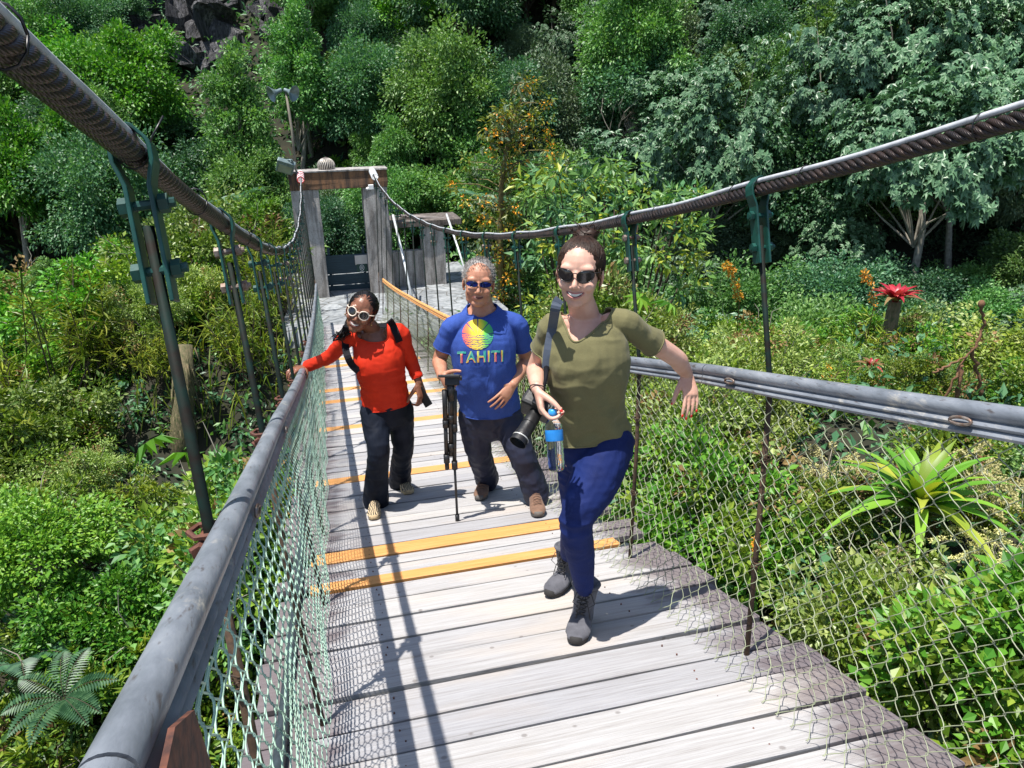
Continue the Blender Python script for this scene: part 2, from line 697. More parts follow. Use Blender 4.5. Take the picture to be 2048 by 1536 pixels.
# staples and plate on the rails
for side, y in ((1, 2.40), (1, 1.36), (1, 3.55), (-1, 1.42), (-1, 2.46)):
    c = Vector((xrail(side, y) - side * .023, y, zdeck(y) + hrail(y) - .025))
    d = Vector((0, 1, zdeck(y + .5) - zdeck(y - .5))).normalized()
    up = Vector((0, 0, 1))
    pts = [c + d * (.032 * math.cos(a)) * 1.0 + up * (.009 * math.sin(a)) + Vector((-side * .006, 0, 0)) for a in np.linspace(0, 2 * PI, 17)]
    mb = MB()
    mb.tube(pts, .0042, 6)
    mb.build('rail_staple', M['worn_steel'], bridge)
mb = MB()
y = .60
c = Vector((xrail(-1, y) + .032, y, zdeck(y) + hrail(y) - .03))
mb.add([c + Vector((0, -.10, -.10)), c + Vector((0, .07, -.10)), c + Vector((0, .05, -.01)), c + Vector((0, -.02, .035)), c + Vector((0, -.10, .035)),
        c + Vector((.006, -.10, -.10)), c + Vector((.006, .07, -.10)), c + Vector((.006, .05, -.01)), c + Vector((.006, -.02, .035)), c + Vector((.006, -.10, .035))],
       [(0, 1, 2, 3, 4), (9, 8, 7, 6, 5), (0, 5, 6, 1), (1, 6, 7, 2), (2, 7, 8, 3), (3, 8, 9, 4), (4, 9, 5, 0)])
mb.cyl(c + Vector((-.13, -.05, -.02)), c + Vector((.014, -.05, -.02)), .007)
mb.cyl(c + Vector((.004, -.05, -.02)), c + Vector((.014, -.05, -.02)), .014, 6)
mb.build('joint_plate', M['rust'], bridge, smooth=False)


# hangers
def hanger(side, k):
    xc = XCL if side < 0 else XCR
    yt = (1.447 + 1.09 * k if side < 0 else 1.30 + 1.13 * k)
    near = 0 <= yt < 9
    top = Vector((xc, yt, zcab(yt)))
    yr = yt - .16 * min(1, (top.z - zdeck(yt)) / 1.75) * 1.2
    xo = xrail(side, yr) + side * .034
    mid = Vector((xo, yr, zdeck(yr) + hrail(yr) - .02))
    bot = Vector((xrail(side, yr) - side * .04, yr - .14, zdeck(yr - .14) - .05))
    h = MB()
    d = (mid - top).normalized()
    h.tube([top + d * .12, mid, mid + d * .05], .0100, 8)
    ho = h.build('hanger', M['dark_rod'], bridge)
    lr = MB()
    pm = mid + (bot - mid) * .4 + Vector((side * .012, .01, 0))
    lr.tube([mid + d * .02, pm, bot], .0105, 8)
    for q in (.25, .62):
        p = mid.lerp(bot, q) + Vector((side * .008, 0, 0))
        for i in range(4):
            a0 = random.uniform(0, 6)
            pts = [p + Vector((.018 * math.cos(a), .018 * math.sin(a), .006 * math.sin(a * 1.3 + i) + .008 * (i - 1.5))) for a in np.linspace(a0, a0 + 6, 9)]
            lr.tube(pts, .0022, 4)
    lr.build('lower_rod', M['rusty_rod'], ho)
    # strap over the cable, two cheeks with bolts
    L = .25
    Yv = Vector((0, 1, 0)) - d * d.y
    Yv.normalize()
    Xv = Yv.cross(-d)
    for s in (-1, 1):
        p = MB()
        pts = []
        for a in np.linspace(PI / 2, 0, 6):
            pts.append((.027 * math.cos(a) * s, .030 * math.sin(a) + (.010 if a > 1 else .004)))
        pts += [(.0265 * s, -.016), (.020 * s, -.036), (.0150 * s, -.055), (.0150 * s, -L)]
        vs, fs = [], []
        for (x, z) in pts:
            for yy in (-.024, .024):
                for o_ in (0, .0075 * s):
                    vs.append(top + Xv * (x + (o_ if abs(x) > .012 else 0)) + Yv * yy - d * z + (Vector((0, 0, .0075)) if (o_ and abs(x) <= .012) else Vector((0, 0, 0))))
        for i in range(len(pts) - 1):
            a = i * 4
            fs += [(a, a + 1, a + 5, a + 4), (a + 2, a + 6, a + 7, a + 3), (a, a + 4, a + 6, a + 2), (a + 1, a + 3, a + 7, a + 5)]
        a = (len(pts) - 1) * 4
        fs += [(0, 2, 3, 1), (a, a + 1, a + 3, a + 2)]
        p.add(vs, fs)
        p.build('clamp_plate', M['green_paint'], ho, smooth=False, bevel=.002)
    for q in (.085, .195):
        b = MB()
        c = top + d * q
        b.cyl(c - Xv * .040, c + Xv * .050, .0085, 8)
        b.cyl(c + Xv * .0245, c + Xv * .040, .0165, 6)
        b.cyl(c - Xv * .038, c - Xv * .0245, .0165, 6)
        b.build('bolt', [M['green_paint'] if (k + side) % 3 else M['worn_steel']], ho, smooth=False)
    # rusty U bolts at the rail
    if near:
        u = MB()
        for z in (-.02, .015):
            c = mid + Vector((side * .0, 0, z))
            u.tube([c + Vector((-side * .03, -.022, 0)), c + Vector((side * .02, -.022, 0)), c + Vector((side * .034, 0, 0)), c + Vector((side * .02, .022, 0)), c + Vector((-side * .03, .022, 0))], .006, 6)
        u.cyl(mid + Vector((side * .012, -.045, 0)), mid + Vector((side * .012, .045, 0)), .007, 6)
        u.cyl(mid + Vector((side * .012, -.05, 0)), mid + Vector((side * .012, -.036, 0)), .014, 6)
        u.build('rail_bracket', M['rust'], ho, smooth=False)


for k in range(-2, 17):
    for side in (-1, 1):
        hanger(side, k)


# chain-link sides
def net(side, mat):
    mb = MB()
    D = .080 if side > 0 else .068
    p = D / 2
    k = 0
    y = -2.2
    while y < 17.3:
        near = y < 7.5
        H = hrail(y) - .062
        L = H + .03
        nh = int(L / p)
        sub = 4 if near else 2
        pts = []
        for j in range(nh * sub + 1):
            th = j / sub
            t = j / (nh * sub)
            tri = math.asin(.95 * math.cos(PI * th)) / math.asin(.95) * (1 if k % 2 else -1)
            yy = y + (p / 2 + .0035) * tri + .012 * noise.noise((y * .9, t * 2.4, side * 3))
            dep = .0045 * math.cos(PI * th * 1.0 + PI / 2 + (0 if k % 2 else 0))
            nz = noise.noise((y * .7, t * 1.7, 5 + side))
            if side < 0:
                x = xrail(-1, y) + .012 + .045 * t ** 1.6 + .035 * nz * math.sin(PI * t) + .012 * math.sin(y * 6)*t
            else:
                x = XR - .012 + .03 * math.sin(PI * t) - .13 * max(0, t - .45) ** 1.5 / .41 + .03 * nz * math.sin(PI * t)
                if t > .93:
                    x -= (t - .93) * .5
            x += side * dep - (xrail(1, 0) - xrail(1, y) if side > 0 else 0)
            z = zdeck(yy) + .012 + (H - .012) * (1 - t) + .01 * noise.noise((y * 3, side, t))
            pts.append(Vector((x, yy, z)))
        mb.tube(pts, (.00145 if near else .0018) * (1.25 if side < 0 else 1), 4 if near else 3, cap=False)
        y += p
        k += 1
    mb.build('chain_link_mesh', mat, bridge)


net(-1, M['mint_wire'])
net(1, M['olive_wire'])
# ------------------------------------------------------------------ concrete gateway at the far end
TY = 20.5
simple('dark_teal_board', (0.020, 0.062, 0.088), 0.6, 0, 0.5, 6, 0.3, 0.004, mapscale=(0.6, 4, 14))
simple('white_board', (0.72, 0.68, 0.62), 0.6, 0, 0.15, 6, 0.1)
simple('green_label', (0.015, 0.07, 0.055), 0.5, 0, 0.2, 6, 0.0)
simple('white_paint', (0.78, 0.80, 0.80), 0.5, 0, 0.1, 10, 0.0)
simple('lamp_housing', (0.20, 0.27, 0.27), 0.4, 0.3, 0.3, 12, 0.1)
simple('lamp_glass', (0.34, 0.38, 0.30), 0.15, 0.2, 0.3, 6, 0.0)
simple('bleached_pole', (0.20, 0.18, 0.14), 0.8, 0, 0.4, 12, 0.4, mapscale=(1, 1, .2))
simple('vent_metal', (0.50, 0.46, 0.40), 0.5, 0.4, 0.45, 14, 0.2)
simple('red_plastic', (0.50, 0.04, 0.04), 0.4, 0, 0.2, 14, 0.0)
simple('roof_plate', (0.34, 0.30, 0.28), 0.7, 0.1, 0.5, 5, 0.3)
simple('galvanised_pipe', (0.62, 0.65, 0.66), 0.4, 0.2, 0.3, 12, 0.1)

GZ = -4.86
ZT = -1.62


def slab(mb, x0, x1, y0, y1, z0, z1, mi=0, n=6, j=.012):
    """rough cast block: side loops with a little wobble"""
    vs, fs = [], []
    for i in range(n + 1):
        z = z0 + (z1 - z0) * i / n
        for (x, y) in ((x0, y0), ((x0 + x1) / 2, y0), (x1, y0), (x1, (y0 + y1) / 2), (x1, y1), ((x0 + x1) / 2, y1), (x0, y1), (x0, (y0 + y1) / 2)):
            vs.append((x + random.uniform(-j, j), y + random.uniform(-j, j), z))
    for i in range(n):
        for k in range(8):
            a, b = i * 8 + k, i * 8 + (k + 1) % 8
            fs.append((a, b, b + 8, a + 8))
    fs.append(tuple(range(8))[::-1])
    fs.append(tuple(n * 8 + k for k in range(8)))
    mb.add(vs, fs, mi)


gw = empty('concrete_gateway', (.6, TY + .3, GZ))
tag(gw, 'stained concrete portal at the far end of the footbridge', 'gateway')
for x0, x1 in ((-.565, .11), (1.205, 1.83)):
    mb = MB()
    slab(mb, x0, x1, TY, TY + .62, GZ - .4, ZT - .42)
    mb.build('post', M['concrete'], gw, smooth=False, bevel=.012)
mb = MB()
slab(mb, -.585, 1.85, TY - .02, TY + .64, ZT - .42, ZT, n=3)
mb.build('lintel', M['lintel_concrete'], gw, smooth=False, bevel=.012)
mb = MB()
slab(mb, -.60, 1.87, TY - .04, TY + .66, ZT + .001, ZT + .045, n=1)
mb.build('coping', M['concrete'], gw, smooth=False, bevel=.008)

# cable ends: coils of wire and sheathing on the gateway
for xc, mats in ((XCL, ('red_plastic', 'white_paint')), (XCR, ('white_paint', 'galvanised_pipe'))):
    mb = MB()
    for i in range(8):
        y = TY - .75 + i * .11
        c = Vector((xc, y, zcab(y) + .02))
        ring = [c + Vector((.075 * math.cos(a), .02 * math.sin(a), .075 * math.sin(a))) for a in np.linspace(0, 2 * PI, 15)]
        mb.tube(ring, .014, 6, mi=i % 2)
    o = mb.build('cable_sheath', [M[mats[0]], M[mats[1]]], bridge)

# floodlight
fl = empty('floodlight', at(590, 345, TY))
tag(fl, 'grey floodlight tilted on the left corner of the concrete portal', 'floodlight')
c = at(571, 333, TY - .1)
Xa = Vector((.95, .25, -.15)).normalized()
Ya = Vector((-.2, -.80, -.55)).normalized()
Xa = (Xa - Ya * Xa.dot(Ya)).normalized()
Za = Xa.cross(Ya)
mb = MB()
mb.box(c, (.44, .14, .36), (Xa, Ya, Za), taper=.92)
mb.build('housing', M['lamp_housing'], fl, smooth=False, bevel=.02)
mb = MB()
mb.box(c + Ya * .075 + Za * .02, (.32, .012, .22), (Xa, Ya, Za))
mb.build('lens_glass', M['lamp_glass'], fl, smooth=False)
mb = MB()
mb.tube([c - Ya * .05 - Za * .17, c - Za * .26 + Xa * .1, at(596, 350, TY + .1)], .025, 6)
mb.build('bracket', M['lamp_housing'], fl)

# horn loudspeakers on a leaning pole
pole_b = at(592, 345, TY + .55)
pole_t = at(572, 185, TY + .9)
ls = empty('loudspeaker_pole', pole_b)
tag(ls, 'thin leaning pole with two horn loudspeakers behind the floodlight', 'loudspeaker pole')
mb = MB()
mb.tube([pole_b - Vector((0, 0, .1)), pole_b.lerp(pole_t, .55) + Vector((.03, 0, 0)), pole_t], [.036, .033, .03], 8)
mb.build('pole', M['bleached_pole'], ls)
for dx, dirv in ((-12, Vector((-.9, -.45, -.35))), (6, Vector((.75, -.6, -.30)))):
    a = at(567 + dx * .4, 180, TY + .9)
    d = dirv.normalized()
    mb = MB()
    mb.lathe(a, [(.0, -.02), (.05, 0), (.05, .1), (.07, .16), (.13, .24), (.20, .30), (.19, .305), (.11, .24), (.04, .15), (0, .13)], 16, d)
    mb.build('horn', M['lamp_housing'], ls, auto=50)

# spinning roof vent
vc = at(654, 348, TY + .3)
vt = empty('roof_vent', vc)
tag(vt, 'ribbed metal ball vent on top of the concrete portal', 'roof vent')
mb = MB()
for i in range(22):
    a = 2 * PI * i / 22
    pts = []
    for t in np.linspace(-1.25, 1.35, 9):
        r = .215 * math.cos(t)
        aa = a + t * .35
        pts.append(vc + Vector((r * math.cos(aa), r * math.sin(aa), .21 + .185 * math.sin(t))))
    mb.tube(pts, .02, 5, flat=.5)
mb.build('vanes', M['vent_metal'], vt)
mb = MB()
mb.lathe(vc, [(0, 0.0), (.13, 0), (.11, .05), (.17, .10), (.175, .3), (.07, .40), (0, .42)], 18)
mb.build('drum', M['concrete_dark'], vt)

# white junction box under the right cable end
mb = MB()
c = at(742, 374, TY - .18)
mb.box(c, (.13, .10, .12))
mb.cyl(c + Vector((-.065, 0, -.02)), c + Vector((-.12, -.03, -.05)), .035, 10)
o = mb.build('junction_box', M['white_paint'], smooth=False, bevel=.012)
tag(o, 'small white junction box under the cable on the right portal post', 'junction box')

# board gate between the posts
gt = empty('board_gate', (.65, TY + .8, GZ))
tag(gt, 'dark blue-green horizontal board gate between the portal posts', 'gate')
for (ya, yb) in ((509, 547), (547.5, 569), (569.5, 594)):
    za, zb = at(690, ya, TY + .75).z, at(690, yb, TY + .75).z
    mb = MB()
    mb.box((.66, TY + .75, (za + zb) / 2), (1.30, .035, za - zb - .012))
    mb.build('board', M['dark_teal_board'], gt, smooth=False, bevel=.006)
for x in (.2, 1.12):
    mb = MB()
    mb.box((x, TY + .79, GZ + .58), (.07, .05, 1.25))
    mb.build('batten', M['dark_teal_board'], gt, smooth=False)
# notice on the gate
nb = empty('notice_board', at(722, 540, TY + .7))
tag(nb, 'white notice with a dark green lower panel fixed to the board gate', 'notice')
a, b = at(709, 511, TY + .71), at(735, 528, TY + .71)
mb = MB()
mb.box((a + b) / 2, (b.x - a.x, .03, a.z - b.z))
mb.build('white_panel', M['white_board'], nb, smooth=False, bevel=.008)
a, b = at(713, 528.5, TY + .70), at(735, 543, TY + .70)
mb = MB()
mb.box((a + b) / 2, (b.x - a.x, .02, a.z - b.z))
mb.build('green_panel', M['green_label'], nb, smooth=False)
c = (a + b) / 2 + Vector((0, -.014, .01))
mb = MB()
mb.tube([c + Vector((.055 * math.cos(t), 0, .075 * math.sin(t))) for t in np.linspace(0, 2 * PI, 17)], .009, 5)
mb.tube([c + Vector((.02 * math.cos(t), 0, .03 * math.sin(t))) for t in np.linspace(0, 2 * PI, 9)], .010, 5)
mb.box(c + Vector((0, 0, -.105)), (.14, .006, .012))
mb.build('pictogram', M['white_paint'], nb)

# low side shelter on the right
sh = empty('side_shelter', (2.9, 21.2, GZ))
tag(sh, 'low concrete side bay with flat slab roof right of the portal', 'shelter')
SY = 21.0
p0, p1 = at(846, 470, SY), at(889, 470, SY)
rz = at(850, 452, SY).z
mb = MB()
slab(mb, p0.x, p1.x, SY, SY + .6, GZ - .5, rz)
mb.build('post', M['concrete'], sh, smooth=False, bevel=.012)
mb = MB()
slab(mb, 1.86, p0.x - .003, SY + .1, SY + .35, GZ - .5, at(820, 503, SY).z, n=4)
mb.build('block_wall', M['concrete'], sh, smooth=False, bevel=.008)
mb = MB()
slab(mb, 1.86, at(922, 445, SY).x, SY - .1, SY + 1.3, rz + .003, rz + .16, n=1)
mb.build('roof_slab', M['concrete_dark'], sh, smooth=False, bevel=.012)
mb = MB()
mb.box(at(838, 436, SY + .6), (1.2, .35, .05), (Vector((1, .1, -.06)).normalized(), Vector((-.1, 1, 0)).normalized(), Vector((.06, 0, 1)).normalized()))
mb.cyl(at(800, 432, SY + .3), at(915, 439, SY + .3), .045, 8)
mb.build('roof_plate', M['roof_plate'], sh, smooth=False)
# guy pipes
for n_, (a, b, r) in enumerate(((at(786, 430, 19.6), at(823, 592, 17.6), .030), (at(893, 428, 21.0), at(936, 560, 19.2), .030))):
    mb = MB()
    mb.tube([a, a.lerp(b, .5) + Vector((.02, 0, -.03)), b], r, 8)
    o = mb.build('guy_pipe', M['galvanised_pipe'])
    tag(o, ['pale guy pipe slanting down in front of the block wall', 'pale guy pipe slanting from the slab roof right of the shelter post'][n_], 'guy pipe')


# stone paving at the far end
def mat_paving():
    mt, nt, b = newmat('flagstones')
    tc = N(nt, 'TexCoord')
    vo = N(nt, 'TexVoronoi', feature='DISTANCE_TO_EDGE')
    setin(vo, Scale=1.7)
    nt.links.new(tc.outputs['Object'], vo.inputs['Vector'])
    v2 = N(nt, 'TexVoronoi')
    setin(v2, Scale=1.7)
    nt.links.new(tc.outputs['Object'], v2.inputs['Vector'])
    f = noisetex(nt, 8, 6)
    c = ramp(nt, f, [(0.3, (0.12, 0.135, 0.145)), (0.6, (0.27, 0.285, 0.295))]).outputs[0]
    bw = N(nt, 'RGBToBW')
    nt.links.new(v2.outputs['Color'], bw.inputs[0])
    c = mixc(nt, 0.5, c, bw.outputs[0], 'SOFT_LIGHT')
    e = ramp(nt, vo.outputs['Distance'], [(0.0, (1, 1, 1)), (0.035, (0, 0, 0))])
    c = mixc(nt, e.outputs[0], c, (0.07, 0.065, 0.055))
    nt.links.new(c, b.inputs['Base Color'])
    setin(b, Roughness=0.8)
    bump(nt, b, vo.outputs['Distance'], 0.4, 0.02)


mat_paving()
mb = MB()
vs, fs = [], []
xs = np.linspace(-1.0, 4.2, 14)
ys = np.linspace(17.38, 24.0, 14)
for y in ys:
    for x in xs:
        z = zdeck(17.35) + .02 + (GZ + .02 - zdeck(17.35)) * min(1, (y - 17.38) / 2.5)
        vs.append((x, y, z + .015 * noise.noise((x * 2, y * 2, 0))))
nx = len(xs)
for j in range(len(ys) - 1):
    for i in range(nx - 1):
        a = j * nx + i
        fs.append((a, a + 1, a + nx + 1, a + nx))
n0 = len(vs)
for i in range(nx):
    v = vs[i]
    vs.append((v[0], v[1], v[2] - .8))
for i in range(nx - 1):
    fs.append((i + 1, i, n0 + i, n0 + i + 1))
mb.add(vs, fs)
o = mb.build('paved_path', M['flagstones'])
tag(o, kind='structure')
# ------------------------------------------------------------------ terrain


def zterr(x, y):
    s = x * .2378 + y * .9713
    l = x * .9713 - y * .2378
    s0 = 30.0 + 1.6 * noise.noise((l * .09, 3, 0)) - 7.0 * sst(3, 16, l)
    z = -7.2 + .5 * noise.noise((x * .25, y * .25, 1))
    if s > s0 - 3:
        d = s - s0
        z += .93 * (d + math.sqrt(d * d + 6)) / 2 + .9 * noise.noise((x * .22, y * .22, 7)) * sst(0, 4, d)
    z += 1.1 * noise.noise((x * .42, y * .34, 11)) * sst(-1, -3, x) * sst(30, 22, y)
    z -= 3.2 * math.exp(-((x + 3.1) / 1.5) ** 2 - ((y - 6.2) / 2.4) ** 2)
    mR = sst(1.7, 3.4, x) * sst(13.5, 9, y) * sst(12, 8, x)
    z = z + (-4.0 + .04 * x + .35 * noise.noise((x * .5, y * .5, 2)) - z) * mR
    mT = sst(-7, -3.5, x) * sst(8, 4.5, x) * sst(14.5, 17.5, y) * sst(29, 25, y)
    z = z + (-5.15 - z) * mT
    return z


simple('forest_soil', (0.030, 0.026, 0.014), 0.95, 0, 0.6, 1.5, 0.6, 0.1, col2=(0.010, 0.014, 0.006))
mb = MB()
gx = np.concatenate([np.arange(-70, -14, 2.5), np.arange(-14, 16, .7), np.arange(16, 90, 2.5)])
gy = np.concatenate([np.arange(-14, 26, .7), np.arange(26, 84, 1.7)])
vs = [(x, y, zterr(x, y)) for y in gy for x in gx]
nx = len(gx)
fs = [(j * nx + i, j * nx + i + 1, (j + 1) * nx + i + 1, (j + 1) * nx + i) for j in range(len(gy) - 1) for i in range(nx - 1)]
mb.add(vs, fs)
tag(mb.build('hillside_ground', M['forest_soil']), kind='structure')


# ------------------------------------------------------------------ foliage
def mat_leaf(name, stops, rough=0.45, trans=0.28, tcol=None, hue=0.018):
    mt, nt, b = newmat(name)
    geo = N(nt, 'NewGeometry')
    oi = N(nt, 'ObjectInfo')
    r = ramp(nt, geo.outputs['Random Per Island'], stops)
    hs = N(nt, 'HueSaturation')
    mr = N(nt, 'MapRange')
    mr.inputs['To Min'].default_value = 0.5 - hue
    mr.inputs['To Max'].default_value = 0.5 + hue
    nt.links.new(oi.outputs['Random'], mr.inputs['Value'])
    nt.links.new(mr.outputs[0], hs.inputs['Hue'])
    mv = N(nt, 'MapRange')
    mv.inputs['To Min'].default_value = 0.72
    mv.inputs['To Max'].default_value = 1.3
    m7 = N(nt, 'Math', operation='MULTIPLY')
    m7.inputs[1].default_value = 7.31
    fr = N(nt, 'Math', operation='FRACT')
    nt.links.new(oi.outputs['Random'], m7.inputs[0])
    nt.links.new(m7.outputs[0], fr.inputs[0])
    nt.links.new(fr.outputs[0], mv.inputs['Value'])
    nt.links.new(mv.outputs[0], hs.inputs['Value'])
    nt.links.new(r.outputs[0], hs.inputs['Color'])
    nt.links.new(hs.outputs[0], b.inputs['Base Color'])
    setin(b, Roughness=rough)
    b.inputs['Specular IOR Level'].default_value = 0.45
    tl = N(nt, 'BsdfTranslucent')
    tm = mixc(nt, 1.0, hs.outputs[0], tcol or (1.25, 1.35, 0.55), 'MULTIPLY')
    nt.links.new(tm, tl.inputs['Color'])
    mx = N(nt, 'MixShader')
    mx.inputs[0].default_value = trans
    nt.links.new(b.outputs[0], mx.inputs[1])
    nt.links.new(tl.outputs[0], mx.inputs[2])
    nt.links.new(mx.outputs[0], nt.nodes['Material Output'].inputs['Surface'])
    return mt


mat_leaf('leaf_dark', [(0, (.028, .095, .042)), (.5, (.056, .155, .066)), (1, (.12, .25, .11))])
mat_leaf('leaf_mid', [(0, (.045, .13, .032)), (.5, (.092, .21, .050)), (1, (.18, .32, .09))])
mat_leaf('leaf_bright', [(0, (0.044, 0.163, 0.013)), (.5, (0.094, 0.256, 0.022)), (1, (0.188, 0.362, 0.037))])
mat_leaf('leaf_yellow', [(0, (0.098, 0.172, 0.014)), (.5, (0.196, 0.270, 0.025)), (1, (0.345, 0.368, 0.052))])
mat_leaf('leaf_silver', [(0, (.050, .125, .058)), (.5, (.10, .205, .100)), (1, (.185, .30, .17))], 0.4, 0.2, (1.0, 1.2, .7))
mat_leaf('leaf_grey', [(0, (0.070, 0.133, 0.070)), (.5, (0.125, 0.196, 0.102)), (1, (0.203, 0.281, 0.149))], 0.5, 0.2)
mat_leaf('leaf_near', [(0, (.062, .135, .012)), (.5, (.135, .222, .020)), (1, (.25, .33, .044))], 0.4)
mat_leaf('leaf_pale', [(0, (.115, .185, .040)), (.5, (.20, .28, .068)), (1, (.34, .40, .13))], 0.4, 0.22)
mat_leaf('leaf_dry', [(0, (.13, .085, .03)), (.5, (.20, .12, .045)), (1, (.28, .20, .07))], 0.7, 0.2, (1.1, 1, .6))
mat_leaf('petal_orange', [(0, (.60, .20, .01)), (1, (.85, .42, .03))], 0.5, 0.25, (1, 1, .6), 0.01)
mat_leaf('petal_cream', [(0, (.50, .47, .17)), (1, (.72, .68, .34))], 0.6, 0.25, (1, 1, .7), 0.01)
mat_leaf('leaf_red', [(0, (.28, .012, .015)), (.6, (.46, .03, .028)), (1, (.58, .16, .12))], 0.35, 0.2, (1.2, .7, .5), 0.01)
simple('bark_pale', (0.36, 0.33, 0.27), 0.85, 0, 0.5, 14, 0.5, 0.01)
simple('bark_dark', (0.075, 0.055, 0.035), 0.9, 0, 0.5, 14, 0.6, 0.01)
simple('bark_mossy', (0.20, 0.15, 0.085), 0.9, 0, 0.5, 9, 0.8, 0.02, col2=(0.06, 0.07, 0.025), mapscale=(3, 3, 1))




def unit(a):
    return a / np.maximum(np.linalg.norm(a, axis=-1, keepdims=True), 1e-9)


class Leaves:
    def __init__(self):
        self.P, self.D, self.Nn, self.L, self.W, self.M = [], [], [], [], [], []

    def add(self, P, D, Nn, L, W, mi=0):
        n = len(P)
        D = unit(D)
        Nn = Nn - D * (Nn * D).sum(-1, keepdims=True)
        Nn = unit(Nn)
        self.P.append(P)
        self.D.append(D)
        self.Nn.append(Nn)
        self.L.append(np.broadcast_to(L, (n,)).astype(float))
        self.W.append(np.broadcast_to(W, (n,)).astype(float))
        self.M.append(np.full(n, mi))

    def arrays(self, fold=.12, droop=.12, belly=.42):
        P, D, Nn = np.concatenate(self.P), np.concatenate(self.D), np.concatenate(self.Nn)
        L, W, Mi = np.concatenate(self.L)[:, None], np.concatenate(self.W)[:, None], np.concatenate(self.M)
        S = np.cross(D, Nn)
        n = len(P)
        V = np.empty((n, 4, 3))
        V[:, 0] = P
        V[:, 1] = P + D * L * belly + S * W * .5 + Nn * W * fold
        V[:, 2] = P + D * L - Nn * L * droop
        V[:, 3] = P + D * L * belly - S * W * .5 + Nn * W * fold
        b = np.arange(n)[:, None] * 4
        F = np.concatenate([b + np.array([[0, 1, 2]]), b + np.array([[0, 2, 3]])], 1).reshape(-1, 3)
        return V.reshape(-1, 3), F, np.repeat(Mi, 2)

    def mesh(self, name, mats, extra=None, **kw):
        V, F, Mi = self.arrays(**kw)
        V, F, Mi = list(map(tuple, V)), [tuple(f) for f in F.tolist()], Mi.tolist()
        sm = [False] * len(F)
        if extra is not None:
            b = len(V)
            V += list(extra.v)
            F += [tuple(i + b for i in f) for f in extra.f]
            Mi += list(extra.m)
            sm += [True] * len(extra.f)
        me = bpy.data.meshes.new(name)
        me.from_pydata(V, [], F)
        for mt in mats:
            me.materials.append(M[mt])
        me.polygons.foreach_set('material_index', Mi)
        me.polygons.foreach_set('use_smooth', sm)
        me.update()
        return me


def rnd(n):
    return unit(RNG.normal(size=(n, 3)))


def clump_leaves(lv, c, r, n, l, w, out=None, up=.7, flat=.65, mi=0, ln=.35):
    """n leaves through a clump of radius r at c"""
    q = rnd(n) * (RNG.random((n, 1)) ** .5) * r
    q[:, 2] *= flat
    P = c + q
    o = unit(q + 1e-6)
    D = o * .8 + rnd(n) * .55 + (0 if out is None else out * .4) + np.array([0, 0, -.12])
    Nn = np.array([0, 0, up]) + o * .45 + rnd(n) * .45
    s = 1 + RNG.normal(size=n) * ln * .5
    s = np.clip(s, .45, 1.7)
    lv.add(P, D, Nn, l * s, w * s, mi)


def crown_centres(n, R, low=-.35, shell=.55, lump=.25, seed=0):
    d = rnd(n * 3)
    d = d[d[:, 2] > low][:n]
    k = shell + (1 - shell) * RNG.random((len(d), 1)) ** .6
    lumps = np.array([1 + lump * noise.noise(Vector(x) * 1.7 + Vector((seed * 7.3, 0, 0))) * 1.8 for x in d])[:, None]
    return d * k * lumps * np.array(R), d


def palmate(lv, P, Nn, l, w, k=8, mi=0):
    n = len(P)
    Nn = unit(Nn)
    a = unit(np.cross(Nn, rnd(n)))
    b = np.cross(Nn, a)
    for i in range(k):
        t = 2 * PI * (i + .5) / k
        D = a * math.cos(t) + b * math.sin(t) - Nn * .22
        lv.add(P, D, Nn, l * (1 + .18 * math.cos(t)), w, mi)


def limbs(mb, base, tips, r0, r1, mi=0, mid=.45, n=5):
    for t in tips:
        t = Vector(t)
        b = Vector(base)
        m1 = b.lerp(t, mid) + Vector((random.uniform(-.15, .15), random.uniform(-.15, .15), random.uniform(0, .25))) * (t - b).length * .5
        pts = [b, b.lerp(m1, .5) + Vector((random.uniform(-.05, .05), random.uniform(-.05, .05), 0)), m1, m1.lerp(t, .5), t]
        mb.tube(pts, [r0, r0 * .8, r0 * .6, r0 * .35, r1], n, mi, cap=False)


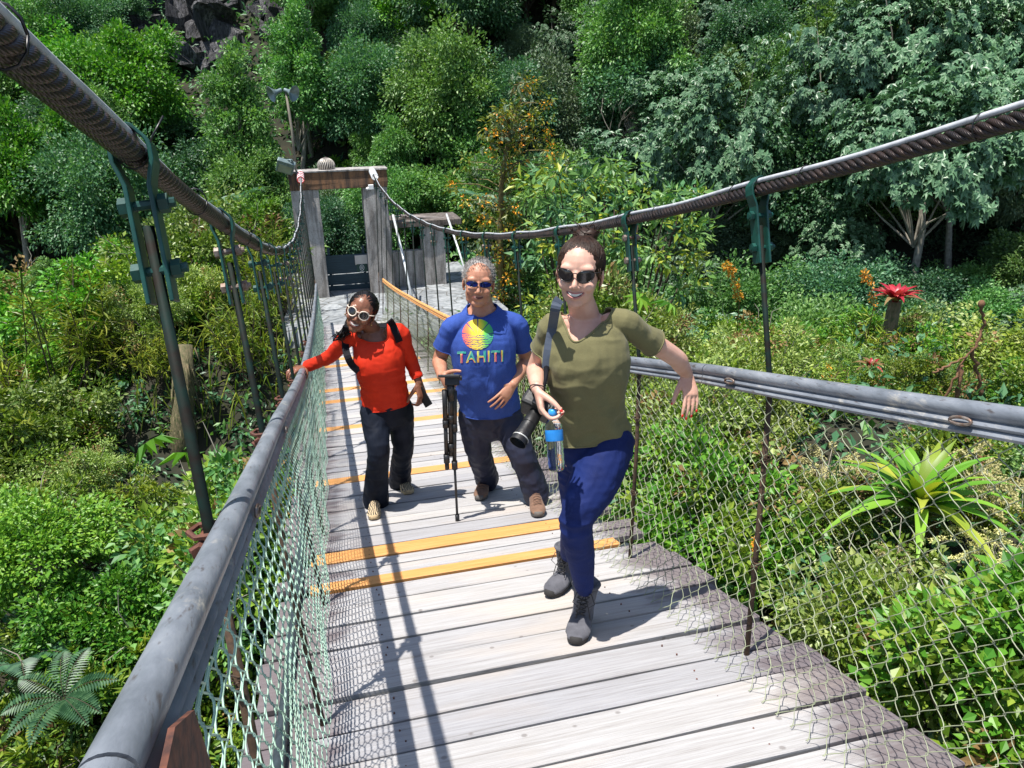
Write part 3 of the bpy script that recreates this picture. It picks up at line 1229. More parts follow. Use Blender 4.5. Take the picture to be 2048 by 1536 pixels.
# --- crown kinds for the far hillside: (crown mesh, trunk mesh)
def far_tree(kind, seed):
    lv = Leaves()
    tr = MB()
    if kind == 'round':
        R, h, nc, per, l, w, mats = (2.3, 2.3, 1.9), 3.6, 120, 210, .125, .082, ['leaf_dark']
    elif kind == 'loose':
        R, h, nc, per, l, w, mats = (2.2, 2.2, 2.1), 3.8, 90, 220, .130, .085, ['leaf_mid']
    elif kind == 'bright':
        R, h, nc, per, l, w, mats = (1.8, 1.8, 1.6), 3.2, 70, 200, .13, .085, ['leaf_bright']
    elif kind == 'fine':
        R, h, nc, per, l, w, mats = (2.0, 2.0, 1.6), 2.6, 120, 150, .12, .055, ['leaf_grey']
    elif kind == 'tall':
        R, h, nc, per, l, w, mats = (1.5, 1.5, 2.6), 4.4, 110, 160, .125, .075, ['leaf_mid']
    elif kind == 'silver':
        R, h, nc, per, l, w, mats = (2.4, 2.4, 1.9), 4.2, 85, 0, .26, .11, ['leaf_silver']
    c, d = crown_centres(nc, R, seed=seed, lump=.35)
    if kind == 'tall':
        c[:, :2] *= (1.15 - .35 * (c[:, 2:3] / R[2] + 1) / 2 * 1.6).clip(.2, 1.2)
    c = c + np.array([0, 0, h])
    if kind == 'silver':
        for q, o in zip(c, d):
            n = 34
            p = q + rnd(n) * RNG.random((n, 1)) ** .5 * np.array([.60, .60, .40])
            palmate(lv, p, np.array([0, 0, .8]) + o * .55 + rnd(n) * .6, .155 * (.75 + .5 * random.random()), .09, 7)
    else:
        cr = (.62 if kind not in ('fine',) else .5) * R[0] / 2.2
        for q, o in zip(c, d):
            clump_leaves(lv, q, cr * random.uniform(.75, 1.35), per, l, w, o)
    pale = kind in ('silver', 'bright')
    tr.tube([(0, 0, -.8), (.05, .02, h * .3), (random.uniform(-.25, .25), random.uniform(-.2, .2), h * .7), (random.uniform(-.3, .3), 0, h)], [.16, .13, .10, .06], 6)
    sel = RNG.choice(len(c), min(len(c), 14 if pale else 10), replace=False)
    limbs(tr, (0, 0, h * .62), [c[i] for i in sel], .038, .010)
    return lv.mesh('crown', mats), tr.mesh('trunk', [M['bark_pale' if pale or kind == 'tall' else 'bark_dark']])


TREES = {}
for kd, cnt in (('round', 3), ('loose', 3), ('bright', 2), ('fine', 2), ('tall', 2), ('silver', 3)):
    TREES[kd] = [far_tree(kd, i + len(TREES) * 5) for i in range(cnt)]


def project(p):
    p = Vector(p)
    z = p.dot(CF)
    return 1024 + 1537 * p.dot(CR) / z, 768 - 1537 * p.dot(CU) / z, z


def zone(p):
    x, y, z = project(p)
    if x < 330:
        return 'left of the rock face' if y < 320 else 'low behind the left hanger clamps'
    if x < 620:
        return 'around the rock face' if y < 260 else 'left of the loudspeaker pole'
    if x < 960:
        return 'high above the concrete portal' if y < 250 else 'just behind the concrete portal'
    if x < 1280:
        return 'high behind the woman in olive' if y < 220 else 'right behind the three people'
    if x < 1640:
        return 'high above the middle of the right cable' if y < 260 else 'under the middle of the right cable'
    return 'above the right end of the cable' if y < 300 else 'below the right end of the cable'


TD = {'round': 'dense dark green tree', 'loose': 'loose mid green tree', 'bright': 'bright yellow-green tree', 'fine': 'fine-leaved grey-green tree',
      'tall': 'tall narrow green tree', 'silver': 'silvery star-leaved tree'}
first = True


def plant_tree(kd, x, y, sc, label=None, dz=0, rz=None, sz=None, mesh=None):
    cm, tm = mesh or random.choice(TREES[kd])
    p = (x, y, zterr(x, y) + dz)
    r = empty('tree', p)
    r.rotation_euler = (random.uniform(-.08, .08), random.uniform(-.08, .08), random.uniform(0, 6.28) if rz is None else rz)
    r.scale = (sc, sc, sz or sc * random.uniform(.9, 1.1))
    for nm, me in (('crown', cm), ('trunk', tm)):
        o = bpy.data.objects.new(nm, me)
        COL.objects.link(o)
        o.parent = r
    if label:
        tag(r, label, 'tree')
    else:
        z = zone((x, y, p[2] + 3))
        tag(r, TD[kd] + ' ' + z, 'tree', TD[kd] + 's ' + z)
    return r


def sl(s, l):
    return s * .2378 + l * .9713, s * .9713 - l * .2378


for j, s in enumerate(np.arange(20.0, 53, 1.8)):
    st = 2.35 + max(0, s - 28) * .035
    l = -34.0 + (j % 2) * st / 2
    while l < 35:
        ss, ll = s + random.uniform(-.8, .8), l + random.uniform(-.9, .9)
        l += st
        if ss < 27.5 - 7.0 * sst(3, 16, ll):
            continue
        x, y = sl(ss, ll)
        g = zterr(x, y)
        px, py, z = project((x, y, g + 3.2))
        if not (-150 < px < 2210 and -230 < py < 1000):
            continue
        if -7 < x < 9 and y < 26.5:
            continue
        tx, ty, _ = project((x, y, g + 4.6))
        if z < 50 and (325 < tx < 485 and ty < 205 or 485 <= tx < 590 and ty < 95 or 240 < tx <= 325 and ty < 110):   # the rock face stays bare
            continue
        u = random.random()
        if px > 1250:
            kd = 'silver' if u < .36 else 'loose' if u < .62 else 'round' if u < .80 else 'fine' if u < .92 else 'tall'
        elif px > 800:
            kd = 'fine' if u < .26 else 'loose' if u < .56 else 'round' if u < .76 else 'silver' if u < .84 else 'tall' if u < .93 else 'bright'
        else:
            kd = 'round' if u < .38 else 'loose' if u < .68 else 'bright' if u < .77 else 'tall' if u < .88 else 'fine'
        sc_ = random.uniform(.55, 1.05)
        plant_tree(kd, x, y, sc_, dz=random.uniform(-1.8, -.5), sz=sc_ * random.uniform(.95, 1.55))


yy = 11.5
while yy < 26:
    xx = 7.0 if yy < 21 else 9.0
    while xx < 27:
        x, y = xx + random.uniform(-.8, .8), yy + random.uniform(-.8, .8)
        px, py, _ = project((x, y, zterr(x, y) + 1.0))
        if 1050 < px < 2230 and py > 380 and x * .2378 + y * .9713 < 24:
            u = random.random()
            plant_tree('fine' if u < .25 else 'loose' if u < .6 else 'silver' if u < .85 else 'round', x, y, random.uniform(.48, .75), dz=-1.3)
        xx += 2.3
    yy += 2.2


# ---- trees one would point at
def on_slope(px, py, dz=0):
    """where the sight line through a pixel meets the ground (plus dz)"""
    d = ray(px, py)
    t = 4.0
    while t < 90:
        p = d * t
        if p.z < zterr(p.x, p.y) + dz:
            return p
        t += .1
    return d * 60


p = on_slope(290, 330, 2.0)
plant_tree('bright', p.x, p.y, 1.15, 'lime green spreading tree with pale twisted limbs below the rock face', 0, sz=1.45)
p = on_slope(585, 330, 2.0)
plant_tree('tall', p.x, p.y, .95, 'slender pale green tree rising just behind the loudspeaker horns', -1.0, sz=1.3)
for px, py, sc, lb in ((1390, 560, 1.0, 'round grey-green dome bush to the right of the woman in olive'), (1850, 560, 1.25, 'wide dull green dome bush low at the far right')):
    d = ray(px, py)
    q = d * 27
    r = plant_tree('fine', q.x, q.y, sc, lb)
    r.location.z = q.z - 2.2 * sc

# bare dead tree
p = on_slope(1262, 330, 2.5)
lv = MB()
base = Vector(p) - Vector((0, 0, 3.2))
top = at(1268, 260, p.y)
lv.tube([base, base.lerp(top, .5) + Vector((.2, 0, 0)), top], [.12, .09, .06], 6)


def twig(mb, a, d, L, r, depth):
    pts = [a]
    for i in range(3):
        d = (d + Vector((random.uniform(-.3, .3), random.uniform(-.3, .3), random.uniform(-.1, .25)))).normalized()
        pts.append(pts[-1] + d * L / 3)
    mb.tube(pts, [r, r * .8, r * .6, r * .4], 4, cap=False)
    if depth:
        for i in range(3):
            twig(mb, pts[random.choice((1, 2, 3))], (d + Vector((random.uniform(-.9, .9), random.uniform(-.9, .9), random.uniform(-.2, .6)))).normalized(), L * .68, r * .5, depth - 1)


for i in range(6):
    twig(lv, base.lerp(top, random.uniform(.55, 1)), Vector((random.uniform(-.8, .8), random.uniform(-.5, .5), .8)).normalized(), 1.7, .05, 3)
tag(lv.build('dead_tree', M['bark_pale']), 'bare grey dead tree with leafless twigs on the far slope', 'tree')

# tall yellowish tree hung with orange flowers, in front of the slope
simple('moss_twig', (.22, .17, .06), .9, 0, .5, 12, 0.3)
Yc = 19.0
ot = empty('flowering_tree', at(1000, 560, Yc))
tag(ot, 'tall thin yellowing tree hung with orange flowers behind the bridge', 'tree')
tr = MB()
axis = [at(1004, 600, Yc), at(1000, 480, Yc), at(1003, 360, Yc), at(1020, 260, Yc), at(1045, 190, Yc)]
axis[0].z -= 1
tr.tube(axis, [.09, .08, .06, .045, .02], 6)
lv, fl = Leaves(), Leaves()
for i in range(120):
    q = random.random()
    py = 620 - 460 * q
    wdt = 30 + 75 * math.sin(PI * min(1, max(0, (q - .1) / .95)))
    b = at(1003 + 40 * max(0, q - .5), py + 20, Yc)
    e = at(1003 + 60 * max(0, q - .35) + random.gauss(0, .5) * wdt, py, Yc + random.gauss(0, .5))
    tr.tube([b, b.lerp(e, .5) + Vector((0, 0, .1)), e], [.018, .012, .005], 4, cap=False)
    clump_leaves(lv, np.array(e), .26, 26, .15, .06, None, .6, 1.0, mi=0 if random.random() < .55 else 1)
    if random.random() < .5:
        clump_leaves(fl, np.array(e) + np.array([0, -.1, -.05]), .15, 16, .07, .045, None, .3, 1.1, 0)
link('crown', lv.mesh('crown', ['leaf_yellow', 'leaf_grey']), ot)
link('blossom', fl.mesh('blossom', ['petal_orange']), ot)
tr.build('trunk', M['moss_twig'], ot)

# broad bush of large leaves behind the right cable
bt = Leaves()
st = MB()
Yc = 15.5
for i in range(150):
    px, py = random.uniform(1040, 1410), random.uniform(325, 640)
    if py < 325 + 60 * ((px - 1200) / 200) ** 2:
        py += 60
    e = at(px, py, Yc + random.uniform(-1.2, 1.5))
    clump_leaves(bt, np.array(e), .30, 20, .22, .085, None, .6, .8, mi=random.choice((0, 0, 1, 2)))
    if i % 3 == 0:
        st.tube([at(1200 + (px - 1200) * .5, 700, Yc + .5), at(1200 + (px - 1200) * .85, py + 80, Yc + .5), e], [.03, .02, .006], 4, mi=3, cap=False)
o = link('broadleaf_bush', bt.mesh('broadleaf_bush', ['leaf_mid', 'leaf_yellow', 'leaf_dark', 'bark_dark'], extra=st))
tag(o, 'big loose bush with yellow-tipped long leaves behind the right cable', 'bush')


# ------------------------------------------------------------------ rock face
def mat_rock():
    mt, nt, b = newmat('cliff_rock')
    f1 = noisetex(nt, .9, 8, None, .7, (2.5, 2.5, .5))
    f2 = noisetex(nt, 3.5, 6, None, .65, (3, 3, .6))
    c = ramp(nt, f1, [(.38, (.018, .018, .022)), (.52, (.075, .073, .078)), (.68, (.23, .225, .23))]).outputs[0]
    c = mixc(nt, ramp(nt, f2, [(.42, (1, 1, 1)), (.5, (0, 0, 0))]).outputs[0], c, (.02, .022, .02))
    nt.links.new(c, b.inputs['Base Color'])
    setin(b, Roughness=.85)
    bump(nt, b, f2, .9, .15)


mat_rock()


def rock(px0, py0, px1, py1, depth, label):
    c = [ray(px, py) for px, py in ((px0, py0), (px1, py0), (px0, py1), (px1, py1))]
    c = [v * (depth / v.dot(Vector((.2378, .9713, 0)))) for v in c]
    mb = MB()
    nu, nv = 22, 34
    vs, fs = [], []
    fw = Vector((.2378, .9713, 0))
    for j in range(nv + 1):
        for i in range(nu + 1):
            u, v = i / nu, j / nv
            p = c[0].lerp(c[1], u).lerp(c[2].lerp(c[3], u), v)
            q_ = Vector((u * 3.1, v * 4.3, px0 * .1))
            p = p + fw * 0 + Vector((.9713, -.2378, 0)) * (noise.noise(q_) * 1.1) + Vector((0, 0, noise.noise(q_ + Vector((9, 0, 0))) * 1.0))
            e = max(abs(2 * u - 1), abs(2 * v - 1)) + .25 * noise.noise(q_ * 1.7)
            blk = noise.cell(Vector((p.x * 1.1 + .5 * noise.noise(p), p.y, p.z * .33))) * .35
            d = -.5 * noise.noise(Vector((p.x * .8, 0, p.z * .3))) - blk + 3.0 * max(0, e - .62) ** 1.2 * 2 + 1.6 * (1 - v) - .8
            vs.append(p + fw * d)
    for j in range(nv):
        for i in range(nu):
            a = j * (nu + 1) + i
            fs.append((a, a + nu + 1, a + nu + 2, a + 1))
    mb.add(vs, fs)
    o = mb.build('rock_face', M['cliff_rock'], smooth=False)
    sd = o.modifiers.new('thick', 'SOLIDIFY')
    sd.thickness = 1.2
    sd.offset = -1
    tag(o, label, 'rock')


rock(335, -20, 465, 175, 40.5, 'tall cracked grey rock outcrop showing through the forest at upper left')
rock(500, -10, 575, 110, 42, 'smaller grey rock patch right of the tall outcrop')
rock(240, 20, 350, 115, 42.5, 'shaded dark rock ledge left of the tall outcrop')
rock(435, 150, 495, 215, 40.5, 'small low rock slab under the tall outcrop')


# ------------------------------------------------------------------ shrubs near the bridge
def shrub(kind, seed):
    lv, st = Leaves(), MB()
    dryi = 3
    nm = {'small': ['leaf_near', 'leaf_pale', 'bark_dark'], 'fresh': ['leaf_bright', 'leaf_near', 'bark_dark'], 'olive': ['leaf_pale', 'leaf_near', 'bark_pale'],
          'rosette': ['leaf_yellow', 'leaf_near', 'bark_dark'], 'narrow': ['leaf_yellow', 'leaf_near', 'bark_dark'], 'glossy': ['leaf_near', 'leaf_mid', 'bark_dark'],
          'plume': ['petal_cream', 'leaf_yellow', 'bark_pale']}[kind] + ['leaf_dry', 'bark_pale']
    R = np.array([.85, .85, .75])
    h = .55
    if kind in ('small', 'glossy', 'fresh', 'olive'):
        l, w = {'small': (.056, .034), 'glossy': (.064, .038), 'fresh': (.066, .040), 'olive': (.052, .024)}[kind]
        c, d = crown_centres(125, R, low=-.3, shell=.5, lump=.5, seed=seed)
        c += np.array([0, 0, h])
        for q, o in zip(c, d):
            clump_leaves(lv, q, random.uniform(.11, .24), 88, l, w, o, .6, .85, 3 if random.random() < .05 else 0 if random.random() < .66 else 1, .6)
    elif kind == 'rosette':
        c, d = crown_centres(120, R, low=-.1, shell=.6, lump=.45, seed=seed)
        c += np.array([0, 0, h])
        for q, o in zip(c, d):
            hi = q[2] > h + .18
            k = 18
            dr = rnd(k) * .9 + o * .55 + np.array([0, 0, .5])
            lv.add(np.repeat(q[None], k, 0), dr, np.array([0, 0, 1.]) + rnd(k) * .3, .10 * (.7 + .6 * RNG.random(k)), .026, 0 if hi else 1)
            clump_leaves(lv, q - o * .12, .16, 16, .09, .03, o, .6, .8, 1)
    elif kind == 'narrow':
        for i in range(46):
            a = random.uniform(0, 6.28)
            b = np.array([random.gauss(0, .28), random.gauss(0, .28), 0])
            L = random.uniform(.7, 1.5)
            dr = np.array([math.cos(a) * .35, math.sin(a) * .35, 1.0])
            tip = b + dr * L
            st.tube([b, b + dr * L * .5 + np.array([0, 0, .05]), tip], [.012, .009, .004], 4, 2, cap=False)
            n = 26
            t = .35 + .65 * RNG.random((n, 1))
            P = b + dr * L * t
            D = rnd(n) * .8 + np.array([math.cos(a) * .5, math.sin(a) * .5, .25])
            lv.add(P, D, np.array([0, 0, 1.]) + rnd(n) * .4, .22 * (.6 + .7 * RNG.random(n)), .030, 0 if i % 3 else 1)
    elif kind == 'plume':
        for i in range(34):
            a = random.uniform(0, 6.28)
            L = random.uniform(.5, 1.15)
            b = np.array([random.gauss(0, .2), random.gauss(0, .2), .05])
            o = np.array([math.cos(a), math.sin(a), 0])
            m1, tip = b + o * L * .35 + np.array([0, 0, L * .8]), b + o * L * .85 + np.array([0, 0, L * .72])
            st.tube([b, m1, tip], [.008, .006, .003], 4, 2, cap=False)
            n = 90
            t = RNG.random((n, 1)) ** .7
            P = (m1 * (1 - t) + tip * t) + np.array([0, 0, 1.]) * (t * (1 - t)) * L * .25 + rnd(n) * .045
            lv.add(P, rnd(n) + o * .4, rnd(n), .045, .030, 0)
            n = 16
            P = b + rnd(n) * .2
            lv.add(P, rnd(n) * .6 + o * .6 + np.array([0, 0, .5]), np.array([0, 0, 1.]) + rnd(n) * .3, .30, .035, 1)
    if kind != 'plume' and kind != 'narrow':
        sel = RNG.choice(len(c), 26, replace=False)
        limbs(st, (0, 0, -.15), [c[i] for i in sel], .018, .004, 2, n=4)
        for i in range(14):
            q = c[RNG.integers(len(c))]
            o = Vector(q) - Vector((0, 0, .2))
            o.normalize()
            p0 = Vector(q)
            p1 = p0 + o * random.uniform(.10, .22) + Vector((random.uniform(-.08, .08), random.uniform(-.08, .08), random.uniform(-.05, .10)))
            p2 = p1 + o * random.uniform(.05, .2) + Vector((random.uniform(-.1, .1), random.uniform(-.1, .1), random.uniform(-.1, .06)))
            st.tube([p0, p1, p2], [.006, .0045, .002], 4, 4, cap=False)
    return lv.mesh(kind, nm, extra=st)


SH = {k: [shrub(k, i * 3 + j) for i in range(n)] for j, (k, n) in enumerate((('small', 3), ('fresh', 2), ('olive', 2), ('rosette', 2), ('narrow', 3), ('glossy', 2), ('plume', 2)))}
SD = {'small': 'small-leaved green shrub', 'fresh': 'fresh light green shrub', 'olive': 'dull olive shrub', 'rosette': 'shrub with lime rosette tips',
      'narrow': 'clump of narrow yellow-green leaves', 'glossy': 'dark glossy-leaved shrub', 'plume': 'clump of creamy flower plumes'}


def szone(p):
    x, y, z = project(p)
    if x < 560 or (x < 640 and y > 480):
        return 'at the bottom left under the handrail' if y > 1120 else 'left of the bridge beside the first rod' if y > 840 else 'beyond the left hangers' if y > 640 else 'by the left foot of the portal'
    if x < 1120:
        return 'behind the right handrail near the portal'
    if x < 1500:
        return 'just outside the right mesh by the woman' if y > 760 else 'above the right handrail next to the woman'
    return 'behind the right mesh at the lower right' if y > 860 else 'above the right handrail at the picture edge'


def plant(kd, p, sc, label=None, mesh=None, sz=None):
    o = link('shrub', mesh or random.choice(SH[kd]))
    o.location = p
    o.rotation_euler = (random.uniform(-.25, .25), random.uniform(-.25, .25), random.uniform(0, 6.28))
    o.scale = (sc, sc, sz or sc * random.uniform(.85, 1.2))
    if label:
        tag(o, label, 'shrub')
    else:
        z = szone(Vector(p) + Vector((0, 0, .6 * sc)))
        tag(o, SD[kd] + ' ' + z, 'shrub', SD[kd] + 's ' + z)
    return o


HERO = [(1690, 1880, 545, 690, 9.9), (1590, 2100, 880, 1130, 5.2), (1850, 1990, 600, 840, 7.0), (1430, 1520, 540, 640, 10.8), (345, 400, 690, 870, 16)]


def hides(x, y, z, sc):
    a = project((x, y, z + 1.35 * sc))
    b_ = project((x, y, z + .2))
    r = 1537 * .85 * sc / b_[2]
    return any(a[0] + r > h[0] and a[0] - r < h[1] and a[1] < h[3] and b_[1] > h[2] and y < h[4] - .2 for h in HERO)


# left bank
y = 3.0
while y < 27:
    x = -1.6 - random.random() * .4
    xmax = -2.5 - y * .62
    while x > xmax:
        xx, yy = x + random.uniform(-.35, .35), y + random.uniform(-.35, .35)
        z = zterr(xx, yy)
        sc = .75 + 1.15 * random.random() ** 1.8
        u = (random.random() * .55 + .45 * (noise.noise((xx * .35, yy * .35, 4)) * .9 + .5)) % 1.0
        px, py, _ = project((xx, yy, z + .7))
        if py > 1050:
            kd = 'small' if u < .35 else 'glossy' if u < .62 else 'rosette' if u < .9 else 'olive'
        elif py > 780:
            kd = 'rosette' if u < .40 else 'small' if u < .5 else 'olive' if u < .68 else 'fresh' if u < .84 else 'narrow'
        else:
            kd = 'narrow' if u < .40 else 'olive' if u < .58 else 'fresh' if u < .75 else 'small' if u < .9 else 'rosette'
        if -80 < px < 700 and not hides(xx, yy, z, sc) and noise.noise((xx * .6, yy * .6, 21)) < .33:
            plant(kd, (xx, yy, z + random.uniform(-.1, .5)), sc)
        x -= 1.05 + y * .015
    y += 1.02 + y * .012
for i in range(26):
    yy = random.uniform(5, 25)
    xx = random.uniform(-2.5 - yy * .55, -2.0 - yy * .08)
    z = zterr(xx, yy)
    px, py, _ = project((xx, yy, z + 1.5))
    if -60 < px < 560 and not hides(xx, yy, z, 1.4):
        kd = random.choice(('bright', 'loose', 'fine', 'bright', 'tall'))
        r = plant_tree(kd, xx, yy, random.uniform(.34, .58), TD[kd].replace('tree', 'sapling') + ' ' + szone((xx, yy, z + 1.2)), dz=-.3)
        r['group'] = r['label'] + ' group'
        r['category'] = 'sapling'
# right bank
y = -.4
while y < 12.5:
    x = 2.25
    while x < min(11, 3.2 + (y + 1) * 1.05 + 2):
        xx, yy = x + random.uniform(-.3, .3), y + random.uniform(-.3, .3)
        z = zterr(xx, yy)
        px, py, _ = project((xx, yy, z + .7))
        u = random.random()
        if py > 860:
            kd = 'small' if u < .42 else 'olive' if u < .58 else 'fresh' if u < .8 else 'glossy'
        else:
            kd = 'small' if u < .36 else 'fresh' if u < .62 else 'glossy' if u < .78 else 'olive' if u < .88 else 'narrow'
        sc = random.uniform(.75, 1.2)
        if hides(xx, yy, z, sc):
            sc *= .55
            z -= .15
        if 1000 < px < 2150 and not hides(xx, yy, z, sc):
            plant(kd, (xx, yy, z + random.uniform(-.1, .2)), sc)
        x += .95 + .02 * y
    y += .92 + .02 * y


# ---- ground cover between the plants
lv = Leaves()
pts = []
for i in range(5200):
    s_, l_ = 27 + 25 * random.random(), random.uniform(-32, 33)
    x, y = sl(s_, l_)
    pts.append((x, y, zterr(x, y) + random.random() ** 2 * .9, .33, .15))
for i in range(3600):
    y = random.uniform(2, 30)
    x = random.uniform(-2.5 - y * .62, -.8) if y < 17 else random.uniform(-20, -1.2)
    pts.append((x, y, zterr(x, y) + random.random() * .35, .16, .07))
for i in range(3000):
    y = random.uniform(-1, 18)
    x = random.uniform(1.2, 5 + (y + 1) * 1.1)
    pts.append((x, y, zterr(x, y) + random.random() * .4, .14, .065))
for i in range(500):
    x, y = random.uniform(4.3, 14), random.uniform(17, 29)
    pts.append((x, y, zterr(x, y) + random.random() * .6, .25, .1))
for (x, y, z, l, w) in pts:
    clump_leaves(lv, np.array([x, y, z]), l * 1.6, 10, l, w, None, .8, .8, random.choice((0, 0, 1)))
tag(link('undergrowth', lv.mesh('undergrowth', ['leaf_dark', 'leaf_mid'])), kind='stuff')


# ------------------------------------------------------------------ particular plants
def strap_rosette(n, L, w, up, mats, name, spread=1.0, pick=None, dry=0):
    mb = MB()
    for i in range(n):
        a = 2.39996 * i + random.uniform(-.2, .2)
        t = i / n
        el = (1.35 - 1.05 * t * spread) * up
        l = L * (.65 + .5 * t) * random.uniform(.85, 1.1)
        u = Vector((math.cos(a), math.sin(a), 0))
        s = Vector((-u.y, u.x, 0))
        p = Vector((0, 0, 0))
        vs, fs = [], []
        k = 7
        for j in range(k + 1):
            f = j / k
            ww = w * (1.0 if f < .35 else (1 - ((f - .35) / .65) ** 1.6)) * .5 + .001
            vs += [p + s * ww + Vector((0, 0, ww * .35)), p - Vector((0, 0, 0)), p - s * ww + Vector((0, 0, ww * .35))]
            e2 = el - f * (.9 + .5 * t)
            p = p + (u * math.cos(e2) + Vector((0, 0, 1)) * math.sin(e2)) * (l / k)
        for j in range(k):
            fs += [(j * 3, j * 3 + 1, j * 3 + 4, j * 3 + 3), (j * 3 + 1, j * 3 + 2, j * 3 + 5, j * 3 + 4)]
        mi = 0
        if pick:
            mi = pick(t)
        mb.add(vs, fs, mi)
    return mb.mesh(name, [M[q] for q in mats])


p = at(1838, 1020, 4.5)
o = link('green_bromeliad', strap_rosette(40, .86, .095, 1.12, ['leaf_bright', 'leaf_yellow'], 'green_bromeliad', 1.0, lambda t: 1 if random.random() < .35 else 0), loc=p)
tag(o, 'large bright green bromeliad with long strap leaves behind the right mesh', 'bromeliad')
p = at(1790, 606, 9.4)
rb = link('red_bromeliad', strap_rosette(34, .50, .085, 1.0, ['leaf_red', 'leaf_dry'], 'red_bromeliad', .62, lambda t: 1 if t > .86 else 0), loc=p)
tag(rb, 'large red bromeliad perched on a dark stump above the right handrail', 'bromeliad')
stp = MB()
stp.tube([p + Vector((.05, .1, -1.7)), p + Vector((0, .05, -.8)), p + Vector((0, 0, .02))], [.14, .11, .09], 8)
so_ = stp.build('stump', M['bark_mossy'])
tag(so_, 'dark mossy stump carrying the large red bromeliad', 'stump')
for (px, py, Y, L, nmm, lb) in ((1742, 735, 8.0, .24, 'leaf_dry', 'small dull reddish bromeliad low in the shrubs left of the dry stalk'), (1852, 742, 7.6, .22, 'leaf_dry', 'small brownish bromeliad beside the dry curling stalk')):
    o = link('small_bromeliad', strap_rosette(18, L, .05, 1.0, [nmm, 'leaf_red'], 'small_bromeliad', .9, lambda t: 1 if random.random() < .35 else 0), loc=at(px, py, Y))
    tag(o, lb, 'bromeliad')

for i, (px, py, Y, kd, sc) in enumerate(((1770, 690, 9.3, 'narrow', .75), (1830, 690, 9.9, 'small', .8), (1730, 680, 10.2, 'fresh', .7), (1800, 760, 8.4, 'small', .6), (1700, 740, 8.6, 'olive', .55), (1890, 720, 8.8, 'fresh', .8), (1760, 800, 7.6, 'glossy', .55), (1850, 790, 7.4, 'small', .5), (1940, 780, 7.4, 'olive', .55))):
    q = at(px, py, Y)
    q.z -= .85 * sc
    plant(kd, q, sc, ['narrow-leaved tuft at the foot of the mossy stump', 'green shrub right behind the mossy stump', 'light green shrub left of the red bromeliad', 'low green shrub below the red bromeliad',
                      'low olive shrub left of the small dull bromeliad', 'light green shrub right of the red bromeliad', 'dark low shrub under the small dull bromeliad', 'low shrub between the two small bromeliads', 'olive shrub at the foot of the dry stalk'][i])
# plumes left and right of the green bromeliad
for i, (px, py, Y, sc) in enumerate(((1668, 975, 5.6, .62), (1625, 1075, 5.0, .46), (1965, 985, 4.5, .50), (2010, 1110, 3.9, .40), (1800, 1140, 4.2, .30))):
    q = at(px, py, Y)
    q.z -= .55 * sc
    plant('plume', q, sc, ['creamy plume clump left of the green bromeliad', 'low creamy plume clump below the first plumes on the left', 'creamy plumes hanging right of the green bromeliad',
                           'small creamy plumes at the lower right edge', 'tiny creamy plumes under the green bromeliad'][i])
# orange flower spikes
for i, (px, py, Y, n) in enumerate(((1470, 560, 10.5, 34), (1742, 575, 9.4, 16), (1655, 730, 7.6, 8), (1512, 1078, 3.9, 10), (1815, 1275, 3.0, 12))):
    lv, st = Leaves(), MB()
    c = at(px, py, Y)
    s = .020 * Y
    pts = [c + Vector((-.9 * s, 0, 1.3 * s)), c + Vector((-.1 * s, 0, .3 * s)), c + Vector((.5 * s, 0, -1.6 * s)), c + Vector((.8 * s, .1, -4 * s))]
    if i > 1:
        pts = [c, c + Vector((.1 * s, 0, -1 * s)), c + Vector((.2 * s, .05, -4 * s))]
    st.tube(pts, [.004, .006, .008, .01][:len(pts)], 4, 1)
    for j in range(n):
        f = random.random()
        q = pts[0].lerp(pts[1], f * 1.1) if f < .7 or i > 1 else pts[1].lerp(pts[2], random.random())
        clump_leaves(lv, np.array(q), .30 * s, 9, .22 * s, .13 * s, None, .3, 1.0, 0)
    o = link('orange_flower', lv.mesh('orange_flower', ['petal_orange', 'moss_twig'], extra=st))
    tag(o, ['orange flower spike leaning beside the first right hanger', 'orange flower cluster touching the red bromeliad', 'small orange bloom low in the shrubs above the right handrail',
            'orange bloom behind the mesh beside the second lower rod', 'orange bloom near the deck edge at lower right'][i], 'flower')
# dry curling stalk
st = MB()
Yc = 6.4
for pl, r in (([(1962, 610), (1968, 650), (1945, 700), (1905, 760), (1880, 830)], .016), ([(1945, 700), (1955, 740), (1960, 790)], .02), ([(1925, 730), (1915, 770), (1912, 825)], .022), ([(1935, 712), (1890, 735), (1865, 745)], .013)):
    pts = [at(a, b, Yc) for a, b in pl]
    dense = []
    for i in range(len(pts) - 1):
        for f in np.linspace(0, 1, 6, endpoint=False):
            dense.append(pts[i].lerp(pts[i + 1], f) + Vector((random.uniform(-.008, .008), random.uniform(-.03, .03), random.uniform(-.008, .008))))
    dense.append(pts[-1])
    st.tube(dense, [r * random.uniform(.6, 1.3) for _ in dense], 5)
st.ell(at(1963, 608, Yc), (.035, .035, .045), n=8, k=6)
simple('dry_stalk', (.22, .11, .055), .9, 0, .5, 40, .6, .01)
tag(st.build('dry_stalk', M['dry_stalk']), 'dry brown curling flower stalk with seed head at the right edge', 'stalk')

# mossy trunk beyond the left hangers
mb = MB()
c0, c1 = at(362, 870, 15.5), at(368, 690, 15.8)
mb.tube([c0 - Vector((0, 0, 1)), c0, c0.lerp(c1, .5) + Vector((.04, 0, 0)), c1], [.24, .22, .19, .16], 10)
for i in range(40):
    a = random.uniform(0, 6.28)
    f = random.random()
    q = c0.lerp(c1, f) + Vector((.2 * math.cos(a), .2 * math.sin(a), 0))
    mb.tube([q, q + Vector((.04 * math.cos(a), .04 * math.sin(a), -.25)), q + Vector((.03, .0, -.5))], [.02, .015, .004], 4)
tag(mb.build('mossy_trunk', M['bark_mossy']), 'broken mossy tree trunk standing in the shrubs beyond the left hangers', 'tree trunk')


